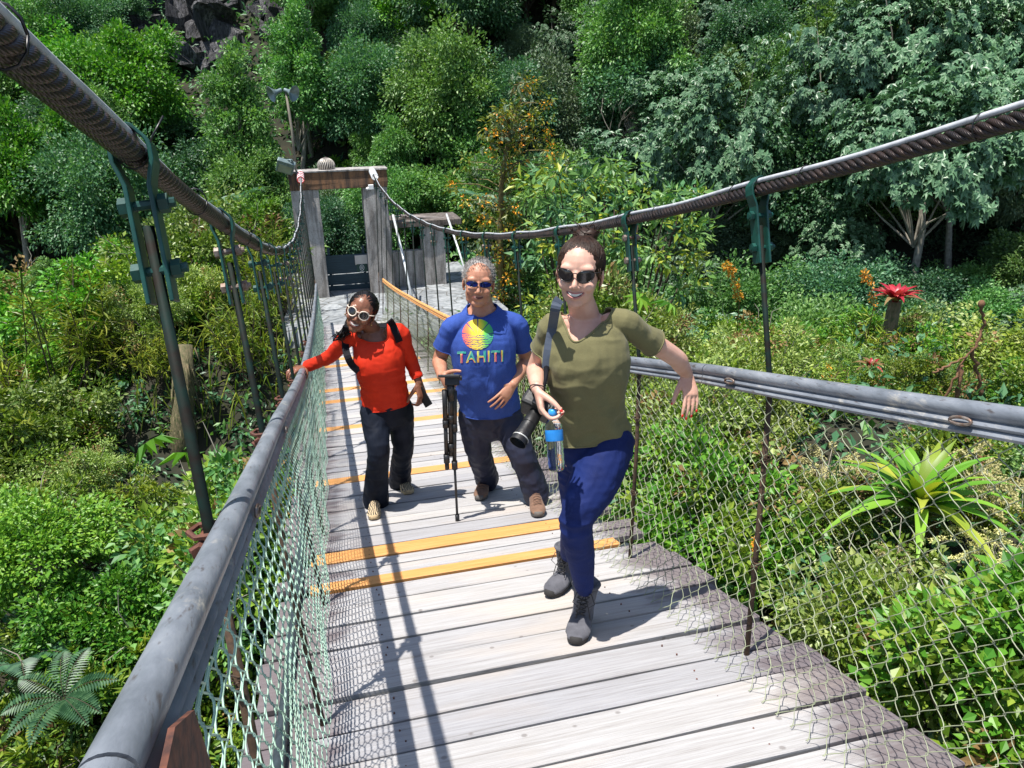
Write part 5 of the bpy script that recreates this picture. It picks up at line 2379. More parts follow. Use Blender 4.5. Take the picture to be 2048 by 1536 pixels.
# =================================================================== woman in olive
def woman_olive():
    A = at
    fw = Vector((-.27, -.96, 0)).normalized()
    rt = Vector((fw.y, -fw.x, 0)) * -1     # towards the right of the picture
    hipc, waist, chest = A(1184, 885, 2.60), A(1176, 795, 2.57), A(1170, 700, 2.56)
    shL, shR = A(1106, 654, 2.60), A(1246, 646, 2.54)
    nb, nk = A(1168, 628, 2.60), A(1163, 588, 2.555)
    hc = A(1160, 547, 2.545)
    elL, wrL = A(1071, 738, 2.70), A(1075, 777, 2.46)
    elR, wrR = A(1352, 716, 2.62), A(1374, 748, 2.665)
    hl, hr = A(1154, 893, 2.64), A(1220, 893, 2.56)
    knL, knR = A(1152, 1030, 2.74), A(1153, 1040, 2.42)
    toeR, heelR = gnd(1149, 1300), gnd(1167, 1243)
    toeL, heelL = gnd(1096, 1198), gnd(1140, 1160)
    anR = heelR + Vector((-.01, -.055, .14))
    anL = heelL + Vector((-.03, -.04, .13))
    fr = frame((-.48, -.87, .03), (0.06, 0, 1), 0)
    b = MB()
    L = head(b, hc, fr, 1.0)
    chain(b, [hc - fr[2] * .06 - fr[1] * .012, nk + Vector((0, .015, -.02)), nb, nb - Vector((0, 0, .06))], [.050, .049, .056, .07], n=18)
    chain(b, [hipc - Vector((0, 0, .06)), hipc, waist, chest, nb - Vector((0, 0, .055))], [(.12, .09), (.125, .09), (.105, .08), (.125, .09), (.10, .07)], ref=rt, n=24)
    chain(b, [shL + rt * .05, shL, shL.lerp(elL, .5), elL, elL.lerp(wrL, .35), wrL], [.040, .040, .038, .034, .034, .024], n=16)
    chain(b, [shR - rt * .05, shR, shR.lerp(elR, .5), elR, elR.lerp(wrR, .4), wrR], [.040, .041, .040, .037, .035, .0245], n=16)
    tR, tL = [], []
    hand(b, wrR, A(1384, 800, 2.60) - wrR, -rt * .1 + Vector((-.1, .95, -.2)), -CR, [(16, 12, 8), (20, 12, 8), (18, 14, 8), (14, 14, 8)], .98, .6, (.75, .42, .35), 10, tR)
    hand(b, wrL, A(1083, 818, 2.42) - wrL, CR * .95 + CU * .1, -CF + CU * .3, [(30, 52, 40), (44, 52, 36), (54, 52, 36), (60, 50, 34)], .95, .3, (.70, .30, .65), 24, tL)
    WGRIP = wrL + (A(1083, 818, 2.42) - wrL).normalized() * .100 + CR * .034 - CF * .012
    for h_, k_, a_ in ((hl, knL, anL), (hr, knR, anR)):
        chain(b, [h_, h_.lerp(k_, .5), k_, k_.lerp(a_, .35), a_.lerp(k_, .15)], [.068, .058, .046, .044, .028], n=16)
    me = union(b, .0034, 6, .5)
    P = finish('person', me, 'skin_light')
    tag(P, 'smiling woman in olive T-shirt and blue jeans leaning on the right handrail', 'person')
    nails(tR, P)
    nails(tL[:1] + tL[4:], P)
    mouth(L, P, 'lip_pink', 1.0, .031, .0115, .008)
    g = glasses(L, 'sunglasses', '', 'frame_dark', 'lens_dark', 'cat', .0285, .0235, .010, .101, .0020, .0345, P)
    # hair
    hcen, hrad = (0, -.022, .036), (.0825, .095, .092)
    hm = MB()
    hm.ell(L(*hcen), hrad, fr, 28, 20)
    hm.ell(L(0, -.060, .118), (.042, .040, .034), fr, 16, 10)
    hm.ell(L(.012, -.072, .105), (.034, .030, .030), fr, 16, 10)
    hm.ell(L(-.02, -.055, .132), (.026, .026, .02), fr, 16, 10)
    h = union(hm, .004, 6)
    displace(h, lambda c: .0015 * noise.noise(c * 60) + .002)
    H = finish('hair', h, 'hair_brown', P)
    sm = MB()
    st = []
    for i in range(240):
        a = random.uniform(-1.9, 1.9)
        z = .055 + .045 * math.cos(a) - .06 * (abs(a) > 1.2) * random.random()
        st.append((.080 * math.sin(a), -.02 + .088 * math.cos(a), z - .02 * random.random()))
    strands(sm, L, st, (0, -.06, .125), hcen, hrad, .0016)
    for i in range(110):
        a = random.uniform(0, 6.28)
        c = np.array([random.gauss(0, .022), -.062 + random.gauss(0, .02), .128 + random.gauss(0, .014)])
        q = c + np.array([math.cos(a), math.sin(a) * .8, random.uniform(-.1, .9)]) * random.uniform(.016, .040)
        sm.tube([L(*c), L(*(c * .4 + q * .6 + RNG.normal(size=3) * .006)), L(*q)], [.0019, .0016, .0007], 4, cap=False)
    for sx in (-1, 1):
        sm.tube([L(.070 * sx, .045, .030), L(.078 * sx, .036, -.01), L(.076 * sx, .030, -.05), L(.068 * sx, .030, -.085)], [.0018, .0016, .0014, .0006], 4)
        sm.tube([L(.075 * sx, .030, .030), L(.080 * sx, .024, -.02), L(.075 * sx, .022, -.06)], [.0018, .0014, .0006], 4)
    sm.build('hair_strands', M['hair_brown'], H)
    # T-shirt
    s = MB()
    chain(s, [hipc - Vector((0, 0, .07)), hipc + Vector((0, 0, .0)), waist, A(1172, 735, 2.545), chest + Vector((0, 0, .02)), nb - Vector((0, 0, .055)), nb - Vector((0, 0, .01))],
          [(.143, .108), (.143, .106), (.145, .106), (.158, .122), (.156, .110), (.125, .082), (.066, .058)], ref=rt, n=28)
    for sx in (-1, 1):
        s.ell(A(1178 + sx * 34, 738, 2.505) - fw * .0, (.078, .060, .075), (rt, fw, Vector((0, 0, 1))), 16, 12)
    eL, eR = shL.lerp(elL, .52), shR.lerp(elR, .54)
    chain(s, [nb + rt * .0 - Vector((0, 0, .035)), shL + Vector((0, 0, .004)), shL.lerp(elL, .3), eL, eL + (eL - shL) * .2], [(.05, .05), .049, .049, .052, .053], n=18)
    chain(s, [nb - Vector((0, 0, .035)), shR + Vector((0, 0, .004)), shR.lerp(elR, .3), eR, eR + (eR - shR) * .2], [(.05, .05), .050, .051, .055, .057], n=18)
    me = union(s, .0045, 4)
    zt, zw = chest.z, waist.z

    def fd(c):
        k = 1 - sst(zw - .02, zt + .02, c.z)
        return (.006 * k + .0025) * noise.noise(Vector((c.x * 9 + c.z * 7, c.y * 9, c.z * 5 - c.x * 4))) * 1.6 + fold(c, 7, .004 * (.35 + k), (1.3, 1, 1.9))
    displace(me, lambda c: 1.9 * fd(c))
    dL, dR = (elL - shL).normalized(), (elR - shR).normalized()
    vt = A(1150, 692, 2.45)
    zh = hipc.z + .006

    def pred(c):
        if (c - eL).dot(dL) > 0 and ((c - eL) - dL * (c - eL).dot(dL)).length < .085 and (c - eL).length < .13:
            return True
        if (c - eR).dot(dR) > 0 and ((c - eR) - dR * (c - eR).dot(dR)).length < .085 and (c - eR).length < .14:
            return True
        if c.z < zh + .006 * math.sin((c - hipc).dot(rt) * 14 + .6) + .30 * (c - hipc).dot(fw) - .006 and (c - hipc).length < .3:
            return True
        q = c - nb
        x = q.dot(rt)
        if (c.z - nb.z) > -.012 and abs(x) < .082 and q.length < .12:
            return True
        if q.dot(fw) > .02:
            v = (c.z - vt.z) / (nb.z - vt.z)
            xc = (vt - nb).dot(rt) * (1 - min(1, v)) 
            if v > 0 and abs(x - xc) < .080 * v ** .8:
                return True
        return False
    S = finish('t_shirt', cut(me, pred, 8, .004), 'olive_jersey', P)
    hems(S, 'olive_jersey')
    # jeans
    j = MB()
    chain(j, [hipc + Vector((0, 0, .05)), hipc, hipc - Vector((0, 0, .06))], [(.118, .092), (.132, .100), (.120, .096)], ref=rt, n=24)
    chain(j, [hl - Vector((0, 0, -.01)), hl.lerp(knL, .5), knL, knL.lerp(anL, .4), anL.lerp(knL, .20)], [.084, .075, .058, .053, .039], n=18)
    chain(j, [hr - Vector((0, 0, -.01)), hr.lerp(knR, .5), knR, knR.lerp(anR, .4), anR.lerp(knR, .20)], [.098, .096, .066, .057, .039], n=18)
    me = union(j, .0045, 4)

    def fj(c):
        k = math.exp(-((c.z - knR.z) / .12) ** 2) + .7 * math.exp(-((c.z - hr.z + .05) / .10) ** 2) + .3
        return fold(c, 11, .0036 * k, (1.2, 1.2, 1.9))
    displace(me, fj)
    finish('jeans', me, 'blue_denim', P)
    # boots
    for heel, toe, an in ((heelR, toeR, anR), (heelL, toeL, anL)):
        d = (toe - heel).normalized()
        top = an + Vector((.004, .008, .090))
        R_, d, sd, up, Ln = foot(P, heel - d * .035, heel - d * .035 + d * .285, .108, .092, 'grey_suede', 'rubber_dark', 'boot', top, .028, (.055, .064))
        lc = MB()
        fwd = d
        for i in range(6):
            f = i / 5
            c = (heel + d * .125 + up * .085).lerp(top + d * .052 - up * .02, f)
            w = .020 + .006 * f
            e = .016
            lc.tube([c - sd * w, c + up * e * .5 + d * .006, c + sd * w + up * e], .0022, 5)
            lc.tube([c + sd * w, c + up * e * .5 + d * .007, c - sd * w + up * e], .0022, 5)
        c = top + d * .056 - up * .03
        for sg in (-1, 1):
            lc.tube([c, c + sd * sg * .03 + d * .012 + up * .012, c + sd * sg * .045 + d * .014 - up * .03, c + sd * sg * .02 + d * .010 - up * .05, c], .002, 5)
            lc.tube([c, c + sd * sg * .02 + d * .012 - up * .05, c + sd * sg * .03 + d * .012 - up * .10], .002, 5)
        lc.build('laces', M['lace_black'], R_)
        cf = MB()
        ring = [top + sd * (.053 * math.cos(a)) + (d * .061) * math.sin(a) - up * .004 for a in np.linspace(0, 2 * PI, 21)]
        cf.tube(ring, .009, 8, cap=False)
        cf.build('boot_collar', M['grey_suede'], R_)
    return dict(P=P, S=S, L=L, wrL=wrL, tips=tL, fw=fw, rt=rt, grip=WGRIP)


WO = woman_olive()


# =================================================================== man in blue
def man_blue():
    A = at
    fw = Vector((-.17, -.985, 0)).normalized()
    rt = Vector((-fw.y, fw.x, 0))
    hipc, waist, chest = A(980, 822, 4.62), A(973, 762, 4.58), A(966, 690, 4.57)
    shL, shR = A(905, 652, 4.60), A(1032, 647, 4.58)
    nb, hc = A(964, 613, 4.64), A(957, 567, 4.535)
    elL, wrL = A(879, 720, 4.66), A(884, 752, 4.46)
    elR, wrR = A(1052, 722, 4.66), A(1026, 768, 4.44)
    hl, hr = A(950, 832, 4.63), A(1014, 832, 4.60)
    knL, knR = A(957, 905, 4.66), A(1042, 905, 4.44)
    toeL, heelL = gnd(959, 1004), gnd(972, 975)
    toeR, heelR = gnd(1078, 1038), gnd(1068, 1003)
    anL, anR = heelL + Vector((0, -.06, .11)), heelR + Vector((.0, -.06, .11))
    fr = frame((-.20, -.97, .05), (0.03, 0, 1), -4)
    hs = 1.17
    b = MB()
    L = head(b, hc, fr, hs, True)
    chain(b, [hc - fr[2] * .05 - fr[1] * .035, hc.lerp(nb, .75) - fr[1] * .018, nb, nb - Vector((0, 0, .06))], [.064, .068, .076, .09], n=18)
    chain(b, [hipc - Vector((0, 0, .06)), hipc, waist, chest, nb - Vector((0, 0, .06))], [(.15, .11), (.155, .12), (.16, .13), (.17, .12), (.12, .08)], ref=rt, n=24)
    chain(b, [shL + rt * .06, shL, shL.lerp(elL, .5), elL, elL.lerp(wrL, .35), wrL], [.045, .052, .050, .046, .046, .031], n=16)
    chain(b, [shR - rt * .06, shR, shR.lerp(elR, .5), elR, elR.lerp(wrR, .35), wrR], [.045, .052, .050, .046, .046, .031], n=16)
    # right hand of the picture lies on the hip, the other grips the tripod head
    hand(b, wrR, A(1003, 800, 4.40) - wrR, Vector((.1, .95, .1)), -CR + CU * .6, [(12, 14, 10)] * 3 + [(16, 16, 10)], 1.12, 1.5, (.55, .75, .1), 8)
    hand(b, wrL, A(893, 768, 4.36) - wrL, CR + Vector((0, .25, 0)), CU - CF * .3, [(58, 62, 38), (62, 62, 38), (66, 62, 38), (68, 60, 36)], 1.12, .3, (.45, .5, .75), 25)
    for h_, k_, a_ in ((hl, knL, anL), (hr, knR, anR)):
        chain(b, [h_, h_.lerp(k_, .5), k_, k_.lerp(a_, .35), a_], [.085, .075, .058, .055, .042], n=16)
    P = finish('person', union(b, .004, 5, .5), 'skin_tanned')
    tag(P, 'grey-haired man in blue TAHITI T-shirt standing with a tripod', 'person')
    mouth(L, P, 'lip_brown', hs, .027, .0022, .005)
    glasses(L, 'sunglasses', '', 'frame_dark', 'lens_blue', 'wrap', .030, .0150, .012, .103, .0016, .0345, P)
    hcen, hrad = (0, -.022, .040), (.0800, .0915, .0885)
    hm = MB()
    hm.ell(L(*hcen), tuple(x * hs for x in hrad), fr, 28, 20)
    H = finish('hair', union(hm, .005, 1), 'hair_grey', P)
    sm = MB()
    for i in range(1500):
        d = RNG.normal(size=3)
        d[2] = abs(d[2]) * 1.1 - .35
        d /= np.linalg.norm(d)
        if d[1] > .80 and d[2] < .42:
            continue
        p = np.array(hcen) + d * np.array(hrad)
        q = p + d * .010 + RNG.normal(size=3) * .003
        sm.tube([L(*p), L(*q)], [.0016, .0007], 3, cap=False)
    sm.build('hair_bristle', M['hair_grey'], H)
    s = MB()
    chain(s, [hipc - Vector((0, 0, .08)), hipc, waist, A(968, 715, 4.56), chest + Vector((0, 0, .03)), nb - Vector((0, 0, .07)), nb + Vector((0, 0, .015))],
          [(.198, .145), (.197, .150), (.200, .160), (.205, .155), (.205, .140), (.160, .10), (.092, .080)], ref=rt, n=28)
    eL, eR = shL.lerp(elL, .62), shR.lerp(elR, .62)
    chain(s, [nb - Vector((0, 0, .05)), shL, shL.lerp(elL, .3), eL, eL + (eL - shL) * .15], [.060, .061, .067, .074, .075], n=18)
    chain(s, [nb - Vector((0, 0, .05)), shR, shR.lerp(elR, .3), eR, eR + (eR - shR) * .15], [.060, .061, .067, .074, .075], n=18)
    me = union(s, .006, 4)
    displace(me, lambda c: fold(c, 5.5, .011 * (.4 + 1.0 * sst(chest.z, waist.z, c.z)), (1.5, 1, 1.0)) + .004 * noise.noise(Vector((c.x * 9 + c.z * 9, c.y * 9, c.z * 4))))
    dL, dR = (elL - shL).normalized(), (elR - shR).normalized()

    def pred(c):
        if any((c - q_).dot(d_) > 0 and ((c - q_) - d_ * (c - q_).dot(d_)).length < .10 and (c - q_).length < .16 for q_, d_ in ((eL, dL), (eR, dR))):
            return True
        if c.z < hipc.z + .005 and (c - hipc).length < .35:
            return True
        q = c - nb
        return (q.z > .004 - .05 * max(0, q.dot(fw) - .01) / .1) and abs(q.dot(rt)) < .098 and q.length < .16
    S = finish('t_shirt', cut(me, pred, 8, .004), 'blue_jersey', P)
    hems(S, 'blue_jersey')
    t = MB()
    chain(t, [hipc + Vector((0, 0, .06)), hipc, hipc - Vector((0, 0, .08))], [(.178, .13), (.180, .135), (.165, .13)], ref=rt, n=24)
    chain(t, [hl, hl.lerp(knL, .5), knL, knL.lerp(anL, .5), anL - Vector((0, 0, .02))], [.112, .103, .086, .082, .084], n=18)
    chain(t, [hr, hr.lerp(knR, .5), knR, knR.lerp(anR, .5), anR - Vector((0, 0, .02))], [.112, .104, .090, .086, .088], n=18)
    me = union(t, .006, 4)
    displace(me, lambda c: fold(c, 7, .010, (1.5, 1.5, 1.4)))
    finish('trousers', me, 'navy_nylon', P)
    for heel, toe in ((heelL, toeL), (heelR, toeR)):
        d = (toe - heel).normalized()
        R_, d, sd, up, Ln = foot(P, toe - d * .29, toe, .110, .085, 'brown_suede', 'rubber_grey', 'shoe', None, .03)
        lc = MB()
        for i in range(4):
            c = toe - d * (.10 + .028 * i) + up * (.072 + .012 * i)
            lc.tube([c - sd * .026, c + up * .008, c + sd * .026 + d * .01], .003, 5)
        lc.build('laces', M['brown_suede'], R_)
    # chest print: lettering and round sunset design laid on the cloth
    bv = bvh_of(S)

    def lay(px, py):
        return onto(bv, px, py, 4.45, .003)
    fc = bpy.data.curves.new('f', 'FONT')
    fc.body = 'TAHITI'
    fc.size = 1
    fc.space_character = 1.12
    fc.offset = .032
    fo = bpy.data.objects.new('f', fc)
    COL.objects.link(fo)
    dg = bpy.context.evaluated_depsgraph_get()
    dg.update()
    tm = bpy.data.meshes.new_from_object(fo.evaluated_get(dg))
    bpy.data.objects.remove(fo)
    bm = bmesh.new()
    bm.from_mesh(tm)
    bmesh.ops.triangulate(bm, faces=bm.faces[:])
    for _ in range(3):
        bmesh.ops.subdivide_edges(bm, edges=[e for e in bm.edges if e.calc_length() > .07], cuts=1)
        bmesh.ops.triangulate(bm, faces=bm.faces[:])
    xs = [v.co.x for v in bm.verts]
    ys = [v.co.y for v in bm.verts]
    x0, x1, y0, y1 = min(xs), max(xs), min(ys), max(ys)
    uvl = []
    for v in bm.verts:
        u_, v_ = (v.co.x - x0) / (x1 - x0), (v.co.y - y0) / (y1 - y0)
        uvl.append((u_, v_))
        v.co = lay(915 + 91 * u_, 726 - 23 * v_ - 3 * u_)
    me = bpy.data.meshes.new('lettering')
    bm.to_mesh(me)
    bm.free()
    ul = me.uv_layers.new(name='UVMap')
    for lp in me.loops:
        ul.data[lp.index].uv = uvl[lp.vertex_index]
    G = 40
    vs, uv, fs = [], [], []
    for j in range(G + 1):
        for i in range(G + 1):
            u_, v_ = 2 * i / G - 1, 2 * j / G - 1
            a, r_ = math.atan2(v_, u_), max(abs(u_), abs(v_))
            u_, v_ = r_ * math.cos(a), r_ * math.sin(a)
            uv.append((u_ * .5 + .5, v_ * .5 + .5))
            vs.append(lay(955.5 + 31 * u_, 669 - 30.5 * v_))
    for j in range(G):
        for i in range(G):
            a = j * (G + 1) + i
            fs.append((a, a + 1, a + G + 2, a + G + 1))
    m2 = bpy.data.meshes.new('chest_print')
    m2.from_pydata(vs, [], fs)
    ul = m2.uv_layers.new(name='UVMap')
    for lp in m2.loops:
        ul.data[lp.index].uv = uv[lp.vertex_index]
    # rainbow inks
    for nm, disc in (('rainbow_letter_ink', False), ('rainbow_disc_ink', True)):
        mt, nt, b_ = newmat(nm)
        u = N(nt, 'UVMap')
        sx = N(nt, 'SeparateXYZ')
        nt.links.new(u.outputs[0], sx.inputs[0])
        nz = noisetex(nt, 3, 2, u.outputs[0])
        ad = N(nt, 'Math', operation='MULTIPLY_ADD')
        ad.inputs[1].default_value = .18
        nt.links.new(nz, ad.inputs[0])
        nt.links.new(sx.outputs[0], ad.inputs[2])
        if disc:
            c = ramp(nt, ad.outputs[0], [(.10, (.62, .05, .08)), (.28, (.85, .20, .03)), (.42, (.85, .50, .02)), (.66, (.80, .62, .03)), (.84, (.10, .48, .05)), (1, (.03, .32, .12))]).outputs[0]
            # rays in the upper half, wave lines below, a dark roof shape in the middle
            mp = N(nt, 'VectorMath', operation='SUBTRACT')
            mp.inputs[1].default_value = (.5, .45, 0)
            nt.links.new(u.outputs[0], mp.inputs[0])
            s2 = N(nt, 'SeparateXYZ')
            nt.links.new(mp.outputs[0], s2.inputs[0])
            at2 = N(nt, 'Math', operation='ARCTAN2')
            nt.links.new(s2.outputs[1], at2.inputs[0])
            nt.links.new(s2.outputs[0], at2.inputs[1])
            k = N(nt, 'Math', operation='MULTIPLY')
            k.inputs[1].default_value = 9
            nt.links.new(at2.outputs[0], k.inputs[0])
            sn = N(nt, 'Math', operation='SINE')
            nt.links.new(k.outputs[0], sn.inputs[0])
            up = ramp(nt, sn.outputs[0], [(.90, (0, 0, 0)), (.97, (1, 1, 1))]).outputs[0]
            wv = N(nt, 'TexWave', bands_direction='Y')
            setin(wv, Scale=5.5, Distortion=6.0, Detail=2.0)
            wv.inputs['Detail Scale'].default_value = 2.2
            nt.links.new(u.outputs[0], wv.inputs['Vector'])
            lo_ = ramp(nt, wv.outputs['Fac'], [(.30, (1, 1, 1)), (.42, (0, 0, 0))]).outputs[0]
            st = N(nt, 'Math', operation='GREATER_THAN')
            st.inputs[1].default_value = .5
            nt.links.new(sx.outputs[1], st.inputs[0])
            msk = mixc(nt, st.outputs[0], lo_, up)
            c = mixc(nt, msk, c, (.020, .035, .16))
        else:
            c = ramp(nt, ad.outputs[0], [(.08, (.68, .04, .08)), (.24, (.62, .12, .22)), (.40, (.80, .45, .02)), (.56, (.70, .62, .05)), (.72, (.10, .42, .28)), (1, (.02, .38, .30))]).outputs[0]
            n2 = noisetex(nt, 9, 2, u.outputs[0], .5, (3, 1, 1))
            msk = ramp(nt, n2, [(.56, (0, 0, 0)), (.60, (1, 1, 1))]).outputs[0]
            c = mixc(nt, msk, c, (.020, .04, .18))
        nt.links.new(c, b_.inputs['Base Color'])
        setin(b_, Roughness=.7)
    finish('lettering', me, 'rainbow_letter_ink', S)
    finish('chest_print', m2, 'rainbow_disc_ink', S)
    return dict(P=P, S=S, L=L, wrL=wrL)


MA = man_blue()


# =================================================================== woman in orange-red
def woman_red():
    A = at
    fw = Vector((-.10, -.99, 0)).normalized()
    rt = Vector((-fw.y, fw.x, 0))
    hipc, waist, chest = A(772, 808, 4.84), A(766, 765, 4.82), A(757, 712, 4.80)
    shL, shR = A(700, 674, 4.86), A(797, 664, 4.80)
    nb, hc = A(744, 660, 4.84), A(722, 625, 4.77)
    elL, wrL = A(655, 716, 5.02), A(611, 734, 5.16)
    elR, wrR = A(822, 722, 4.84), A(838, 765, 4.78)
    hl, hr = A(750, 822, 4.84), A(799, 820, 4.86)
    knL, knR = A(757, 902, 4.70), A(806, 895, 4.92)
    toeL, heelL = gnd(748, 1043), gnd(752, 1010)
    toeR, heelR = gnd(822, 991), gnd(800, 972)
    anL, anR = heelL + Vector((0, -.05, .10)), heelR + Vector((.0, -.04, .10))
    fr = frame((-.26, -.95, .10), (0, 0, 1), -24)
    hs = 1.10
    b = MB()
    L = head(b, hc, fr, hs)
    chain(b, [hc - fr[2] * .05 - fr[1] * .012, hc.lerp(nb, .75), nb, nb - Vector((0, 0, .06))], [.050, .050, .056, .07], n=18)
    chain(b, [hipc - Vector((0, 0, .05)), hipc, waist, chest, nb - Vector((0, 0, .055))], [(.13, .10), (.135, .10), (.12, .09), (.13, .09), (.10, .07)], ref=rt, n=24)
    chain(b, [shL + rt * .05, shL, shL.lerp(elL, .5), elL, elL.lerp(wrL, .35), wrL], [.045, .044, .039, .034, .034, .025], n=16)
    chain(b, [shR - rt * .05, shR, shR.lerp(elR, .5), elR, elR.lerp(wrR, .35), wrR], [.045, .044, .039, .034, .034, .025], n=16)
    hand(b, wrL, A(598, 737, 5.12) - wrL, Vector((0, 0, -1)), Vector((.1, -1, 0)), [(20, 45, 35)] * 4, 1.1, .8, (.5, .7, .35), 15)
    hand(b, wrR, A(845, 795, 4.75) - wrR, Vector((-.5, .6, -.1)), -CR * .3 - CF, [(34, 44, 30)] * 4, 1.1, .4, (.6, .4, .6), 15)
    for h_, k_, a_ in ((hl, knL, anL), (hr, knR, anR)):
        chain(b, [h_, h_.lerp(k_, .5), k_, k_.lerp(a_, .35), a_], [.075, .065, .05, .048, .036], n=16)
    P = finish('person', union(b, .004, 5, .5), 'skin_brown')
    tag(P, 'smiling woman in orange-red long-sleeved top with a hand on the left handrail', 'person')
    mouth(L, P, 'lip_brown', hs, .030, .0110, .008)
    glasses(L, 'sunglasses', '', 'frame_cream', 'lens_dark', 'round', .0262, .0250, .010, .104, .0040, .0345, P)
    hcen, hrad = (0, -.022, .036), (.0825, .096, .091)
    hm = MB()
    hm.ell(L(*hcen), tuple(x * hs for x in hrad), fr, 28, 20)
    hm.ell(L(.02, -.09, -.01), (.045, .04, .05), fr, 16, 10)
    me = union(hm, .005, 2)
    displace(me, lambda c: .003 * noise.noise(c * 50))
    H = finish('hair', me, 'hair_black', P)
    sm = MB()
    st = []
    for i in range(150):
        a = random.uniform(-1.9, 1.9)
        st.append((.080 * math.sin(a), -.02 + .088 * math.cos(a), .055 + .045 * math.cos(a) - .03 * random.random()))
    strands(sm, L, st, (0, -.10, .02), hcen, hrad, .0018)
    tail = [L(.04, -.085, -.03), A(694, 650, 4.88), A(692, 660, 4.80), A(684, 668, 4.78), A(674, 676, 4.82)]
    for i in range(44):
        o = [Vector((random.gauss(0, .010), random.gauss(0, .008), random.gauss(0, .009))) * (1 + .25 * k) for k in range(5)]
        w = random.uniform(0, 6)
        pts = cr([list(p + q) for p, q in zip(tail, o)], 4)
        pts = [Vector(p) + Vector((.005 * math.sin(k + w), 0, .006 * math.cos(k * .8 + w))) for k, p in enumerate(pts)]
        sm.tube(pts, [.0030] * (len(pts) - 1) + [.0008], 4, cap=False)
    sm.build('hair_strands', M['hair_black'], H)
    er = MB()
    for sx in (-1, 1):
        er.ell(L(.079 * sx, .002, -.046), (.005, .005, .007), None, 8, 6)
    er.build('earring', M['gold'], P)
    s = MB()
    chain(s, [hipc - Vector((0, 0, .05)), hipc + Vector((0, 0, .02)), waist, A(760, 735, 4.79), chest + Vector((0, 0, .02)), nb - Vector((0, 0, .055)), nb - Vector((0, 0, .012))],
          [(.160, .118), (.158, .116), (.152, .110), (.162, .125), (.164, .115), (.130, .085), (.074, .062)], ref=rt, n=28)
    for sx in (-1, 1):
        s.ell(A(760 + sx * 20, 727, 4.745), (.085, .06, .075), (rt, fw, Vector((0, 0, 1))), 16, 12)
    eL, eR = elL.lerp(wrL, .92), elR.lerp(wrR, .78)
    chain(s, [nb - Vector((0, 0, .04)), shL, shL.lerp(elL, .5), elL, eL, eL + (eL - elL) * .12], [.055, .060, .052, .046, .037, .036], n=18)
    chain(s, [nb - Vector((0, 0, .04)), shR, shR.lerp(elR, .5), elR, eR, eR + (eR - elR) * .12], [.055, .060, .052, .046, .038, .037], n=18)
    me = union(s, .0055, 4)
    displace(me, lambda c: fold(c, 9, .0045 * (.5 + 1.2 * sst(chest.z, waist.z, c.z)), (.8, 1, 2.0)))
    dL, dR = (wrL - elL).normalized(), (wrR - elR).normalized()

    def pred(c):
        if any((c - q_).dot(d_) > 0 and ((c - q_) - d_ * (c - q_).dot(d_)).length < .07 and (c - q_).length < .1 for q_, d_ in ((eL, dL), (eR, dR))):
            return True
        if c.z < hipc.z - .005 + .09 * (c - hipc).dot(rt) and (c - hipc).length < .3:
            return True
        q = c - nb
        return (q.z > -.024 - .32 * max(0, q.dot(fw) - .015)) and abs(q.dot(rt)) < .098 and q.length < .15
    S = finish('long_sleeved_top', cut(me, pred, 8, .004), 'red_jersey', P)
    hems(S, 'red_jersey')
    t = MB()
    chain(t, [hipc + Vector((0, 0, .06)), hipc, hipc - Vector((0, 0, .08))], [(.142, .108), (.150, .115), (.140, .11)], ref=rt, n=24)
    chain(t, [hl, hl.lerp(knL, .5), knL, knL.lerp(anL, .5), anL.lerp(heelL, .55)], [.100, .088, .074, .078, .092], n=18)
    chain(t, [hr, hr.lerp(knR, .5), knR, knR.lerp(anR, .5), anR.lerp(heelR, .55)], [.098, .086, .072, .074, .086], n=18)
    me = union(t, .006, 4)
    displace(me, lambda c: fold(c, 8, .006, (1.2, 1.2, 1.2)))
    finish('flared_trousers', me, 'black_stretch', P)
    for heel, toe in ((heelL, toeL), (heelR, toeR)):
        d = (toe - heel).normalized()
        foot(P, toe - d * .25, toe, .098, .070, 'patterned_canvas', 'sole_tan', 'shoe', None, .026)
    # backpack: pack behind, straps over the shoulders
    bp = empty('backpack', chest - fw * .2)
    tag(bp, 'black backpack worn by the woman in orange-red', 'backpack')
    k = MB()
    k.box(chest - fw * .20 - Vector((0, 0, .02)), (.27, .13, .36), (rt, fw, Vector((0, 0, 1))), taper=.85)
    o = k.build('pack', M['black_webbing'], bp, smooth=False, bevel=.04)
    bv = bvh_of(S)
    for pl in ([(693, 652), (692, 668), (691, 690), (695, 712), (704, 730), (718, 742)], [(778, 640), (786, 652), (793, 668), (799, 682)]):
        q = cr([list(onto(bv, a, c_, 4.72, .004)) for a, c_ in pl], 4)
        q = [list(shp) for shp in q]
        k = MB()
        ribbon(k, [Vector(v) for v in q], .045, .008, -ray(745, 690).normalized())
        k.build('strap', M['black_webbing'], bp, smooth=False)
    # dark phone in the lowered hand
    ph = MB()
    c = A(848, 794, 4.74)
    zz = (A(853, 803, 4.73) - A(842, 784, 4.76)).normalized()
    xx = (CR * .8 - CF * .5)
    xx = (xx - zz * xx.dot(zz)).normalized()
    ph.box(c, (.068, .010, .135), (xx, zz.cross(xx), zz))
    tag(ph.build('phone', M['black_plastic'], None, smooth=False, bevel=.004), 'black phone held low by the woman in orange-red', 'phone')
    return dict(P=P, S=S)


WR = woman_red()


# =================================================================== things carried
def mat_clear(name, col, rough=.03, ior=1.33):
    mt, nt, b = newmat(name)
    f = noisetex(nt, 40, 2)
    setin(b, Roughness=rough, IOR=ior)
    b.inputs['Base Color'].default_value = tuple(col) + (1,)
    b.inputs['Transmission Weight'].default_value = 1
    bump(nt, b, f, .15, .004)


